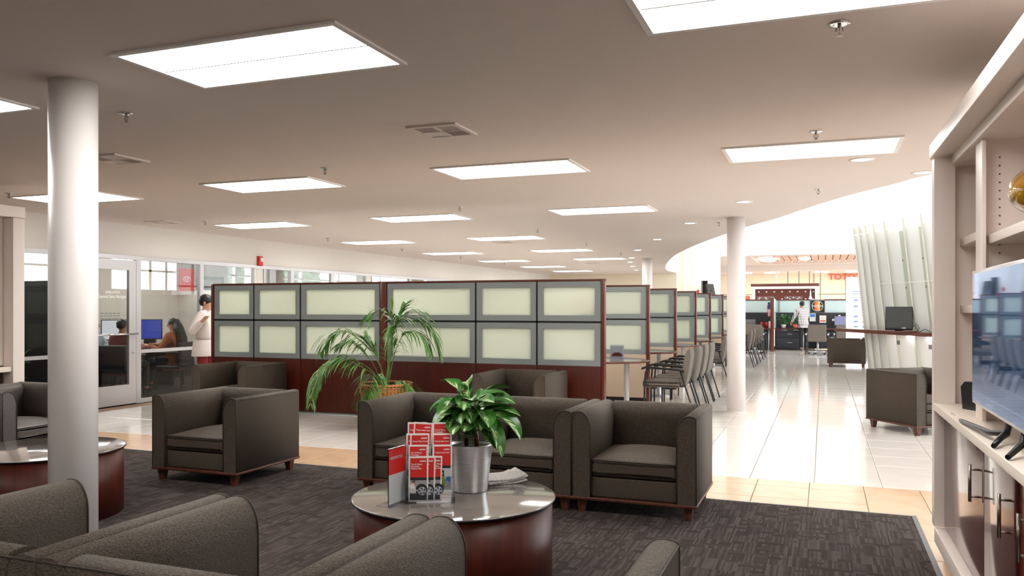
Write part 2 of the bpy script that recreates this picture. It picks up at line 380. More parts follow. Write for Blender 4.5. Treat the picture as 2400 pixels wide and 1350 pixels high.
for i in range(len(es)-1):
    a, b = es[i], es[i+1]; dx, dy = b[0]-a[0], b[1]-a[1]; L = math.hypot(dx, dy); nx, ny = -dy/L*.12, dx/L*.12
    fa.prism([a, b, (b[0]+nx, b[1]+ny), (a[0]+nx, a[1]+ny)], 'z', ZC+.25, 7.6)
struct('wall_bulkhead', fa, 'white_wall')
ac = MB(); ac.box(-14, 10.3, 5.5, 60, 7.6, 7.8); struct('ceiling_atrium', ac, 'white_wall')
# walls
w = MB(); w.box(1.12, 1.3, -2.6, 5.5, 0, ZC); struct('wall_right', w, 'wall')
w = MB(); w.box(1.3, 10.1, 5.4, 5.6, 0, ZC); struct('wall_side', w, 'white_wall')
w = MB(); w.box(-13.4, 1.3, -2.75, -2.6, 0, ZC); struct('wall_behind', w, 'wall')
w = MB(); w.box(-9.9, -4.95, 29.6, 29.75, 0, ZC); struct('wall_back', w, 'cream_wall')
w = MB(); w.box(-14, -8, 38, 38.2, 0, 7.6); struct('wall_far_left', w, 'white_wall')
# curved cream wall and white pillars beyond the rim
w = MB(); pts = [(-4.96+.0*k, 29.8) for k in range(1)]
cv = [(-7.2, 30.2), (-7.0, 32.5), (-6.5, 34.6), (-5.75, 36.2)]
cs = smooth(cv)
for i in range(len(cs)-1): w.prism([cs[i], cs[i+1], (cs[i+1][0]-.15, cs[i+1][1]+.05), (cs[i][0]-.15, cs[i][1]+.05)], 'z', 0, 7.6)
struct('wall_curved', w, 'cream_wall')
w = MB(); w.box(-5.75, -5.3, 36.2, 37.0, 0, 7.6); w.box(-5.3, -4.97, 36.0, 36.9, 0, 7.6)
w.box(-4.97, -4.69, 36.0, 36.9, 2.64, 7.6); w.box(-4.69, -4.25, 36.0, 36.9, 0, 7.6); struct('wall_pillar', w, 'white_wall')
w = MB(); w.box(-4.97, -4.69, 36.6, 36.7, 0, 2.64); struct('door_2', w, 'dark')
w = MB(); w.box(-10, 10, 40.2, 40.5, 3.95, 7.6); struct('wall_upper', w, 'white_wall')
w = MB(); w.box(-10, -3.3, 40.5, 49.6, 3.93, 4.0); w.box(-3.3, 9.9, 47.9, 49.6, 3.93, 4.0); w.box(-3.3, 9.9, 40.5, 40.9, 3.93, 4.0); w.box(-10, 10, 49.6, 50.0, 3.62, 4.1); w.box(-10, 10, 50, 56.2, 3.66, 3.76)
soff = struct('ceiling_soffit', w, 'ceiling')
bk = MB(); bk.box(-3.4, 9.9, 40.9, 47.9, 4.06, 4.1); bk.build('slat_backing', 'dark', soff)
sl = MB(); sl.box(0, .30, 40.92, 47.88, 3.98, 4.02); slm = sl.mesh('slat', 'slatwood')
for i in range(38): link('slat', slm, soff, (-3.28+i*.34, 0, 0))
w = MB(); w.box(-14, 10.3, 56, 56.2, 0, 4.0); wb = struct('wall_far', w, 'cream_wall')
jn = MB()
for x in (-5.2, -2.9, -.6, 1.3, 3.3): jn.box(x, x+.04, 55.97, 56, 0, 3.66)
jn.box(-10, 10, 55.96, 56, 2.32, 2.36); jn.build('panel_joint', 'grout', wb)
w = MB(); w.box(-14, -13.9, 38, 56, 0, 7.6); struct('wall_far_side', w, 'white_wall')
# glazed front (right side) of the atrium
fw = thing('window_1', 'glazed showroom front', 'window', (10.1, 0, 0)); del fw['label']; del fw['category']; fw['kind'] = 'structure'
fm = MB()
for i in range(12): fm.box(-.06, .06, 5.6+i*3-.04, 5.6+i*3+.04, 0, 7.6)
for z in (0, 2.5, 5, 7.5): fm.box(-.06, .06, 5.6, 56, z, z+.08)
fm.build('window_frame', 'alu', fw); g = MB(); g.box(-.01, .01, 5.6, 56, .08, 7.5); g.build('pane', 'winglass', fw)

# columns
def column(x, y, lab):
    t = thing('column', lab, 'column', (x, y, 0))
    MB().lathe([(.126, 0), (.126, ZC)], n=48).build('shaft', 'column', t)
    MB().lathe([(.131, 0), (.131, .012), (.127, .016)], n=48).build('base_ring', 'column', t)
column(-3.94, 3.40, 'round white column nearest the camera, beside the left round table')
column(-1.14, 11.75, 'round white column standing in the tiled aisle next to the grey chairs')
column(-4.19, 20.6, 'thin far white column rising behind the glass partitions')

# ---------------------------------------------------------------- office wall (left)
ow = MB()
mull = [(-2.6, .0), (7.0, 7.07), (8.57, 8.66), (9.54, 9.63), (10.9, 10.98), (12.32, 12.57), (13.39, 13.49), (14.8, 14.92), (16.23, 16.45), (18.3, 18.4), (20.3, 20.5), (22.4, 22.5), (24.5, 24.7), (26.8, 26.9), (29.4, 29.6)]
w = MB(); w.box(XO-.06, XO, -2.6, 29.6, 2.24, ZC)
for a, b in mull:
    if b-a > .15: w.box(XO-.06, XO, a, b, 0, 2.24)
wl = struct('wall_left', w, 'wall')
t = MB(); t.box(XO-.05, XO+.02, 0, 29.6, 2.18, 2.24)
for a, b in mull[1:]:
    if b-a < .15: t.box(XO-.05, XO+.02, a, b, 0, 2.18)
    else: t.box(XO-.05, XO+.02, a-.03, a, 0, 2.18); t.box(XO-.05, XO+.02, b, b+.03, 0, 2.18)
t.box(XO-.05, XO+.02, 0, 8.57, 0, .06); t.box(XO-.05, XO+.02, 9.63, 29.6, 0, .06)
t.box(XO-.045, XO+.015, 0, 8.57, .76, .81); t.box(XO-.045, XO+.015, 9.63, 29.6, .76, .81)
struct('trim_1', t, 'alu')
k = 2
for (a, b) in zip(mull[:-1], mull[1:]):
    if a[1] == 8.66: continue
    g = MB(); g.box(XO-.02, XO-.012, a[1], b[0], .81, 2.18); g.box(XO-.02, XO-.012, a[1], b[0], .06, .76); struct('window_%d' % k, g, 'glass'); k += 1
d = thing('door_1', 'x', 'door', (XO, 0, 0)); del d['label']; del d['category']; d['kind'] = 'structure'
f = MB(); f.box(-.03, .02, 8.665, 8.79, .01, 2.17); f.box(-.03, .02, 9.40, 9.535, .01, 2.17); f.box(-.03, .02, 8.79, 9.40, .01, .30); f.box(-.03, .02, 8.79, 9.40, 2.02, 2.17); f.build('door_frame', 'alu', d)
g = MB(); g.box(-.008, 0, 8.79, 9.40, .30, 2.02); g.build('pane', 'glass', d)
h = MB(); h.tube([(.075, 8.68, 1.06), (.075, 9.52, 1.06)], .014); h.tube([(.02, 8.73, 1.06), (.075, 8.73, 1.06)], .01); h.tube([(.02, 9.47, 1.06), (.075, 9.47, 1.06)], .01); h.build('handle', 'chrome', d)
h = MB(); h.lathe([(.018, 0), (.018, .02), (.01, .026)], n=16); h.build('lock', 'chrome', d, (.02, 9.47, .78), (0, R(90), 0))
text('lettering', 'General Sales Manager', .062, 'paper', d, (.022, 8.83, 1.60), (R(90), 0, R(90)), xs=.9, bold=.03)
text('lettering', 'AMIR AYYO', .052, 'paper', d, (.022, 8.96, 1.665), (R(90), 0, R(90)), xs=.95, bold=.03)
fa_ = thing('fire_alarm', 'small red fire alarm strobe on the wall above the office windows', 'alarm', (XO, 12.44, 2.32))
MB().rbox(0, .05, -.06, .06, -.09, .09, .008).build('housing', 'red', fa_); MB().rbox(.05, .075, -.03, .03, -.01, .06, .006).build('strobe', 'paper', fa_)

# office interiors: exterior wall with clerestory windows, low partitions
XE = -13.3
w = MB(); w.box(XE-.2, XE, -2.6, 29.6, 0, 1.84); w.box(XE-.2, XE, -2.6, 29.6, 2.95, ZC+.0)
for a, b in ((-2.6, 7), (11.98, 12.37), (14.12, 15.75), (16.62, 17.9), (21.5, 22.2), (25, 26), (27, 29.6)): w.box(XE-.2, XE, a, b, 1.84, 2.95)
struct('wall_exterior', w, 'wall')
m_ = MB()
for y in (8.1, 9.2, 10.3, 11.5, 13.4, 13.85, 16.1, 18.8, 20.6, 23, 24.2, 26.5): m_.box(XE-.1, XE-.03, y-.035, y+.035, 1.84, 2.95)
m_.box(XE-.1, XE-.03, 7, 27, 2.22, 2.26); struct('window_frame_1', m_, 'white_wall')
g = MB(); g.box(XE-.12, XE-.115, 7, 27, 1.84, 2.95); struct('window_30', g, 'winglass')
w = MB()
for y in (14.18, 21): w.box(XE, XO-.1, y, y+.1, 0, 1.84)
struct('wall_office_divider', w, 'wall')
w = MB(); w.box(XE, XO-.4, 8.45, 8.53, 0, 1.84); struct('wall_office_screen', w, 'dark')
# outdoor trees beyond the clerestory
for i, (x, y, s) in enumerate(((-25, 29.3, 2.0), (-30, 41, 2.4))):
    t = thing('tree', ['nearer green tree outside the office clerestory window', 'farther green tree outside the office clerestory window'][i], 'tree', (x, y, 0))
    MB().tube([(0, 0, 0), (0, 0, 3)], [.2, .1]).build('trunk', 'legwood', t)
    cr = MB()
    for q in range(40):
        a = random.uniform(0, 6.28); r = random.uniform(0, s*.8); cr.ball((r*math.cos(a), r*math.sin(a), 3+random.uniform(-1, 1)*s*.5), random.uniform(.3, .6), 8, 6)
    tag(cr.build('crown', 'foliage', t), kind='stuff')
bn = thing('banner', 'red hanging banner with a white oval emblem inside the office', 'banner', (-12.93, 14.03, 0), R(38))
MB().box(-.16, .16, -.006, .006, 1.82, 2.3).build('cloth', 'red', bn); MB().tube([(-.1, 0, 2.3), (-.1, 0, ZC-.002)], .003, 6).build('cord', 'steel', bn); MB().tube([(.1, 0, 2.3), (.1, 0, ZC-.002)], .003, 6).build('cord', 'steel', bn)
eg = MB()
def ring(mb, cx, cz, a, b, r, y=-.009, n=24):
    mb.tube([(cx+a*math.cos(2*PI*i/n), y, cz+b*math.sin(2*PI*i/n)) for i in range(n+1)], r, 6, cap=False)
ring(eg, 0, 2.08, .075, .055, .006); ring(eg, 0, 2.1, .05, .025, .005); ring(eg, 0, 2.08, .022, .052, .005); eg.build('emblem', 'paper', bn)
pf = thing('picture_frame', 'grey framed picture on the office wall behind the tall glass', 'picture', (-13.27, 15.15, 0), R(90))
MB().box(-.42, .42, -.02, .02, 1.86, 2.18).build('frame', 'dark', pf); MB().box(-.33, .33, -.026, -.0205, 1.93, 2.11).build('print', 'photo', pf)

# ---------------------------------------------------------------- ceiling fixtures
def make_panel():
    t = thing('ceiling_light', 'x', 'ceiling light')
    f = MB(); a, b = .655, .335; i = .03
    f.box(-a, a, -b, -b+i, -.012, .0); f.box(-a, a, b-i, b, -.012, .0); f.box(-a, -a+i, -b+i, b-i, -.012, .0); f.box(a-i, a, -b+i, b-i, -.012, .0); f.build('frame', 'white_wall', t)
    g = MB(); g.box(-a+i, a-i, -b+i, b-i, -.006, -.001); g.build('diffuser', 'diff', t)
    g = MB(); g.box(-a+i, a-i, -.006, .006, -.0085, -.0062); g.build('divider', 'paper', t)
    return t
rown = ['added out of view behind the camera', 'in the nearest row, over the foreground chairs', 'in the second row, over the middle armchairs', 'in the third row, just beyond the wooden partition', 'in the fourth row', 'in the fifth row', 'in the sixth row', 'in the seventh row', 'in the farthest row']  # first row is unseen, added to light the foreground chairs
coln = {-2.66: 'middle-right', -.1: 'rightmost', -5.27: 'middle-left', -7.98: 'leftmost'}
base = None
for r_, y in enumerate((0.05, 3.40, 6.93, 10.22, 13.68, 17.05, 20.3, 23.55, 26.65)):
    cols = [-5.27, -2.66, -.1] if r_ < 2 else [-7.98, -5.27, -2.66, -.1] if r_ == 2 else [-7.98, -5.27, -2.66] if r_ == 3 else [-7.98, -5.35] if r_ < 7 else [-7.98]
    for x in cols:
        lb = '%s rectangular ceiling light %s' % (coln.get(x, 'right'), rown[r_])
        if len(cols) == 1: lb = 'rectangular ceiling light alone %s' % rown[r_]
        if base is None: base = make_panel(); o = base
        else: o = copy_tree(base)
        o.location = (x, y, ZC-.0005); o['label'] = lb; o['group'] = 'rectangular lights set in the low ceiling'
nth = ['nearest', 'second', 'third', 'fourth', 'fifth', 'sixth', 'seventh', 'eighth', 'ninth', 'farthest']
base = None
for i, (x, y) in enumerate(((.87, 8.47), (.30, 7.55), (-.89, 10.05), (-1.86, 12.29), (-2.86, 14.97), (-3.78, 17.57), (-4.5, 20.2), (-4.96, 22.06), (-5.39, 24.33), (-5.83, 26.83))):
    if base is None:
        base = thing('downlight', 'x', 'downlight'); MB().lathe([(.078, -.006), (.105, -.004), (.107, 0), (.078, 0)], n=32, cap=False).build('trim_ring', 'paper', base)
        MB().lathe([(.001, -.002), (.078, -.002)], n=32, cap=False).build('lamp', 'down', base); o = base
    else: o = copy_tree(base)
    o.location = (x, y, ZC); o['label'] = ('round downlight tucked by the cabinet corner at the ceiling rim' if i == 0 else 'round recessed downlight, %s of the line along the curved ceiling rim' % nth[i-1]); o['group'] = 'round downlights along the curved ceiling rim'
base = None
spr = [(.066, 3.9, 'right line, nearest'), (-.05, 6.23, 'right line, second'), (-.05, 9.25, 'right line, third'), (-1.44, 12.32, 'right line, farthest'),
       (-4.23, 4.05, 'middle line, nearest, beside the near column'), (-4.21, 6.28, 'middle line, second'), (-4.23, 9.25, 'middle line, third'), (-4.28, 12.35, 'middle line, fourth'), (-4.29, 15.27, 'middle line, fifth'), (-4.35, 18.39, 'middle line, farthest'),
       (-8.36, 6.39, 'left line, nearest, above the left cabinet'), (-8.39, 9.47, 'left line, second'), (-8.37, 12.57, 'left line, third'), (-8.45, 15.5, 'left line, fourth'), (-8.37, 18.36, 'left line, fifth'), (-8.33, 21.2, 'left line, farthest')]
for x, y, lb in spr:
    if base is None:
        base = thing('fire_sprinkler', 'x', 'sprinkler')
        MB().lathe([(.046, -.001), (.045, -.005), (.03, -.008), (.02, -.004)], n=24).build('escutcheon', 'chrome', base)
        f = MB(); f.tube([(0, 0, -.004), (0, 0, -.022)], .008); f.tube([(-.012, 0, -.02), (-.015, 0, -.04), (0, 0, -.054)], .0025, 6); f.tube([(.012, 0, -.02), (.015, 0, -.04), (0, 0, -.054)], .0025, 6); f.tube([(0, 0, -.02), (0, 0, -.052)], .002, 6)
        f.lathe([(.014, -.058), (.015, -.056), (.005, -.053)], n=16); f.build('frame', 'nickel', base); o = base
    else: o = copy_tree(base)
    o.location = (x, y, ZC); o['label'] = 'ceiling sprinkler with chrome disc, '+lb; o['group'] = 'ceiling sprinklers'
base = None
for x, y, lb in ((-2.53, 5.23, 'between the near light rows'), (-5.6, 5.25, 'above the column on the left'), (-9.05, 9.35, 'beside the office wall'), (-5.72, 14.55, 'by the fifth light row'), (-6.1, 22.3, 'far along the ceiling')):
    if base is None:
        base = thing('ceiling_vent', 'x', 'vent'); a = .19; f = MB(); i = .035
        for q in ((-a, a, -a, -a+i), (-a, a, a-i, a), (-a, -a+i, -a+i, a-i), (a-i, a, -a+i, a-i), (-.008, .008, -a+i, a-i), (-a+i, a-i, -.008, .008)): f.box(*q, -.014, 0)
        f.build('frame', 'ceiling', base); MB().box(-a+i, a-i, -a+i, a-i, -.001, .002).build('duct', 'black', base)
        def louv(axis, sg):
            m_ = MB(); n_ = Matrix.Rotation(R(35*sg), 4, 'Y' if axis == 'y' else 'X')
            if axis == 'y': m_.box(-.0012, .0012, 0, .147, -.012, 0, T=n_)
            else: m_.box(0, .147, -.0012, .0012, -.012, 0, T=n_)
            return m_.mesh('louvre', 'ceiling')
        for qx, qy, ax, sg in ((-1, 0, 'y', 1), (0, 0, 'x', 1), (0, -1, 'y', -1), (-1, -1, 'x', -1)):
            lm_ = louv(ax, sg); x0_ = -.155 if qx else .008; y0_ = -.155 if qy else .008
            for k_ in range(11):
                t_ = (k_+.5)*.0134; link('louvre', lm_, base, (x0_+t_, y0_, -.001) if ax == 'y' else (x0_, y0_+t_, -.001))
        o = base
    else: o = copy_tree(base)
    o.location = (x, y, ZC); o['label'] = 'square four-way air vent in the ceiling '+lb; o['group'] = 'square ceiling air vents'

# ---------------------------------------------------------------- armchairs
AW, AD, AH = .865, .84, .712
def arm_prof(t=.132, rz=.125, z0=.115, z1=AH, n=9):
    p = [(0, z0), (0, z1-.016), (.005, z1-.009), (.018, z1-.003), (.04, z1)]
    for i in range(1, n+1):
        a = PI/2*(1-i/n); p.append((.05+(t-.05)*math.cos(a), z1-rz+rz*math.sin(a)))
    p.append((t, z0)); return p
def make_armchair(fab='fabric'):
    t = thing('armchair', 'x', 'armchair')
    w2, d2 = AW/2, AD/2; P_ = arm_prof()
    for s in (-1, 1):
        pr = [((-w2+x)*(1 if s < 0 else -1), z) for x, z in P_]
        if s > 0: pr = pr[::-1]
        m = MB(); m.prism(pr, 'y', -d2+.006, d2, smooth=False)
        for q in range(len(pr)): m.sm[q] = True
        # softly rounded front lip
        ins = [((x*.985 if abs(x) > w2-.01 else x), z) for x, z in pr]
        m.build('arm', fab, t)
        pp = MB(); line = [((-w2+x)*(1 if s < 0 else -1), -d2+.004, z) for x, z in P_]
        pp.tube(line, .0038, 6); pp.tube([((w2-.001)*s, -d2+.01, AH-.016), ((w2-.001)*s, d2-.004, AH-.016)], .0035, 6)
        pp.build('piping', 'piping', t)
    # back between the arms
    bp = [(d2-y*1.12, z) for y, z in P_]
    m = MB(); m.prism(bp, 'x', -w2+.115, w2-.115)
    for q in range(len(bp)): m.sm[q] = True
    m.build('backrest', fab, t)
    MB().tube([(-w2+.004, d2-.001, AH-.016), (w2-.004, d2-.001, AH-.016)], .0035, 6).build('piping', 'piping', t)
    MB().rbox(-w2+.13, w2-.13, -d2+.03, d2-.1, .115, .255, .012).build('front_rail', fab, t)
    c = MB(); c.rbox(-w2+.135, w2-.135, -d2+.012, d2-.135, .262, .385, .032, 3, crown=.045); cu = c.build('seat_cushion', fab, t)
    e = MB(); x1, y0, y1 = w2-.14, -d2+.013, d2-.14
    for z in (.376,): e.tube([(-x1, y1, z), (-x1, y0+.01, z), (-x1+.012, y0, z), (x1-.012, y0, z), (x1, y0+.01, z), (x1, y1, z)], .004, 6)
    e.build('piping', 'piping', cu)
    MB().rbox(-w2-.006, w2+.006, -d2-.004, d2+.006, .094, .1145, .004).build('wood_base', 'legwood', t)
    L = MB(); a, b = .032, .02
    L.add([(-b, -b, 0), (b, -b, 0), (b, b, 0), (-b, b, 0), (-a, -a, .094), (a, -a, .094), (a, a, .094), (-a, a, .094)], [(3, 2, 1, 0), (4, 5, 6, 7), (0, 1, 5, 4), (1, 2, 6, 5), (2, 3, 7, 6), (3, 0, 4, 7)])
    lm = L.mesh('leg', 'legwood')
    for sx in (-1, 1):
        for sy in (-1, 1): link('leg', lm, t, (sx*(w2-.06), sy*(d2-.06), 0))
    return t
ac0 = make_armchair(); ac1 = make_armchair('leather')
G = 'matching club armchairs'
def chair(src, x, y, rz, lab, first=[True]):
    if src.get('used'): o = dup(src, (x, y, 0.0085 if y < 6.2 else 0), R(rz), lab, G)
    else: o = src; o['used'] = 1; o.location = (x, y, 0.0085); o.rotation_euler = (0, 0, R(rz)); o['label'] = lab; o['group'] = G
    if 'used' in o and o is not src: del o['used']
    return o
p = AW+.008
# row of three facing the camera (front plane y=5.53)
xr = -.795-AW/2; yr = 5.53+AD/2
chair(ac0, xr, yr, 0, 'grey-brown armchair at the right end of the row of three beyond the round table')
chair(ac0, xr-p, yr, 0, 'grey-brown armchair in the middle of the row of three, behind the potted plant')
chair(ac0, xr-2*p, yr, 0, 'grey-brown armchair at the left end of the row of three, before the wicker planter')
chair(ac0, -3.27, 8.85, 0, 'grey-brown armchair standing alone against the cherry partition, in front of its right half')
chair(ac0, -4.83, 5.73, 0, 'grey-brown armchair standing alone on the carpet edge in front of the glass door')
chair(ac0, -7.28, 8.88, 0, 'grey-brown armchair at the left end of the cherry partition, behind another armchair')
chair(ac1, -7.03, 5.43, 90, 'smooth brown armchair behind the near white column, before the left cabinet')
chair(ac0, 1.086, 10.80, 36, 'grey-brown armchair on the bright tiles in front of the wood counter')
chair(ac0, .55, 21.95, 176, 'distant grey armchair seen from its back at the tip of the counter')
# foreground row facing away (front plane y=2.58)
for k_, lb in ((0, 'foreground textured armchair at the left, seen from behind'), (1, 'foreground textured armchair in the middle of the near row, seen from behind'), (2, 'third foreground textured armchair of the near row, in front of the round table')):
    chair(ac0, -2.165-p/2+k_*p, 2.58-AD/2, 180, lb)

# ---------------------------------------------------------------- round tables
def make_table():
    t = thing('round_table', 'x', 'table')
    n = 72; MB().lathe([(.515, .0), (.515, .45)], n=n).build('drum', 'wood', t)
    MB().lathe([(.528, .450), (.532, .453), (.532, .459), (.53, .4605)], n=n).build('rim', 'blackm', t)
    MB().lathe([(0.001, .462), (.524, .462), (.529, .4605), (.529, .452)], n=n, cap=False).build('glass_top', 'tabletop', t); return t
TX, TY = -1.81, 3.885
ta = make_table(); ta.location = (TX, TY, .0085); ta['label'] = 'round cherry drum table with glass top carrying brochures and a potted plant'; ta['group'] = 'round drum coffee tables'
dup(ta, (-5.1, 4.15, .0085), 0, 'round cherry drum table behind the near white column', 'round drum coffee tables')
ZT = .4711
e = thing('easel_stand', 'black easel-backed stand on the left round table', 'stand', (-5.0, 4.28, ZT), R(20))
MB().prism([(-.02, 0), (-.005, 0), (-.075, .27), (-.085, .27)], 'y', -.1, .1).build('board', 'black', e); MB().prism([(.0, 0), (.01, 0), (-.07, .22), (-.078, .22)], 'y', -.015, .015, T=Matrix.Translation((.09, 0, 0)) @ Matrix.Scale(1, 4)).build('strut', 'black', e)

# potted plant
pl = thing('potted_plant', 'leafy variegated plant in a brushed silver pot on the round table', 'plant', (-1.78, 4.02, ZT))
MB().lathe([(.001, 0), (.092, 0), (.095, .004), (.124, .245), (.127, .250), (.124, .252), (.119, .245), (.116, .2)], n=56).build('pot', 'pot', pl)
MB().lathe([(.001, .236), (.117, .232)], n=40, cap=False).build('soil', 'soil', pl); MB().lathe([(.1175, .22), (.1205, .249), (.1215, .2515)], n=48, cap=False).build('dark_inside', 'soil', pl)  # soil-coloured ring added to darken the inner wall of the pot
def leaf(name, parent, base, yaw, pitch, L, Wd, droop, m='leaf', roll=0):
    n = 9; k = 4; mb = MB(); uv = []
    pos = Vector((0, 0, 0)); ang = pitch; ds = L/n
    rows = []
    for i in range(n+1):
        t = i/n; w_ = Wd*(max(0, math.sin(PI*t**.8))**.62 if 0 < t < 1 else .02)
        rows.append((pos.copy(), ang, w_, t)); pos = pos+Vector((math.cos(ang), 0, math.sin(ang)))*ds; ang -= droop/n
    for (p_, a_, w_, t) in rows:
        up = Vector((-math.sin(a_), 0, math.cos(a_)))
        for j in range(k+1):
            u = j/k*2-1; q = p_+Vector((0, u*w_/2, 0))+up*(abs(u)**1.4*w_*.22+.01*math.sin(t*9+u*2)*w_*3)
            mb.v.append(q); uv.append((j/k, t))
    for i in range(n):
        for j in range(k): a = i*(k+1)+j; mb.f.append((a, a+1, a+k+2, a+k+1)); mb.sm.append(True); mb.mi.append(0)
    mb.uv = uv
    return mb.build(name, m, parent, base, (roll, 0, yaw))
random.seed(21)
stems = MB(); cane = [(-.03, .02), (.05, -.015), (.02, .045)]
lv = []
# (az deg in camera frame: 0 = right, 90 = away, -90 = towards camera), base height, pitch, length, width, droop
spec = [(180, .40, 25, .20, .06, 2.2), (168, .36, 5, .21, .06, 1.9), (200, .33, -10, .17, .085, .8), (150, .43, 55, .16, .07, .6), (120, .45, 75, .17, .085, .3), (100, .50, 60, .15, .08, 1.6), (60, .47, 80, .14, .06, 2.4),
        (215, .43, 15, .18, .10, 1.3), (235, .43, 5, .18, .10, 1.1), (255, .45, 20, .17, .10, 1.5), (275, .44, 15, .17, .095, 1.4), (290, .43, 0, .17, .10, 1.1), (305, .40, -20, .25, .11, 1.2), (320, .42, -15, .27, .105, 1.25), (335, .41, 0, .24, .10, 1.5),
        (350, .42, 25, .22, .085, .9), (5, .44, 35, .20, .075, .7), (20, .43, 30, .20, .09, 1.4), (355, .38, 10, .2, .08, 1.0), (345, .45, 50, .17, .085, .5), (40, .42, 35, .18, .09, 1.3), (75, .40, 30, .19, .09, 1.3), (110, .38, 25, .19, .09, 1.3), (140, .36, 20, .2, .09, 1.3),
        (225, .39, -5, .15, .10, .9), (250, .39, 0, .14, .10, .9), (270, .40, 5, .14, .10, 1.0), (190, .45, 40, .17, .07, 1.7), (310, .47, 40, .16, .08, .9), (240, .47, 45, .15, .08, 1.2), (280, .48, 55, .13, .075, 1.2), (325, .36, -40, .22, .11, .5), (100, .56, 50, .16, .09, 2.0), (150, .52, 60, .14, .10, .8), (30, .50, 55, .2, .08, 1.1), (170, .46, 20, .2, .07, 1.4), (350, .5, 30, .22, .075, 1.2), (230, .45, 20, .17, .11, 1.0), (265, .47, 25, .18, .11, 1.0), (300, .44, 10, .2, .11, 1.0), (300, .41, -10, .15, .10, 1.0), (205, .34, -10, .17, .09, .8)]
for i, (az, hz, pt, L, Wd, dr) in enumerate(spec):
    a = R(az)+math.atan(730/1910); r = random.uniform(.05, .10)*(1.1 if hz < .42 else .7); bx, by = r*math.cos(a), r*math.sin(a); hz2 = hz+random.uniform(-.01, .01)
    leaf('leaf', pl, (bx, by, hz2), a, R(pt*.75-4), L*1.02, Wd*1.12, dr*.9, 'leaf', R(random.uniform(-25, 25)))
    c0 = cane[i % 3]; stems.tube([(c0[0]*.8, c0[1]*.8, .205), (c0[0], c0[1], .28), (bx*.5, by*.5, hz2-.05), (bx, by, hz2)], [.006, .005, .004, .0028], 6)
stems.build('stems', 'stem', pl)
cn = MB()
for q in cane: cn.tube([(q[0], q[1], .2), (q[0]*.9, q[1]*.9, .3), (q[0]*.5, q[1]*.5, .4)], [.012, .011, .007], 8)
cn.build('canes', 'legwood', pl)

# brochure rack and brochures
YAW = math.atan(730/1910)
BX, BY = None, None
def at(px, d, z=0):
    r = (px-1200)/1910*d; c_, s_ = math.cos(YAW), math.sin(YAW); return (r*c_-d*s_, r*s_+d*c_, z)
bx, by, _ = at(1008, 4.12)
rk = thing('brochure_rack', 'clear acrylic four-tier brochure rack on the round table', 'rack', (bx, by, ZT), YAW+R(3))
a_ = MB(); a_.box(-.122, -.119, -.035, .115, 0, .10); a_.prism([(-.035, 0), (.115, 0), (.115, .34), (-.035, .12)], 'x', .119, .122); a_.build('side_panel', 'acrylic', rk)
a_ = MB(); a_.prism([(-.035, 0), (.115, 0), (.115, .34), (-.035, .12)], 'x', -.122, -.119); a_.build('side_panel', 'acrylic', rk)
MB().box(-.125, .125, -.04, .12, 0, .004).build('base_plate', 'acrylic', rk)
ap = MB().box(-.119, .119, -.0012, .0012, 0, .07).mesh('pocket', 'acrylic')
for i in range(4): link('pocket', ap, rk, (0, -.034+i*.037, .005+i*.052))
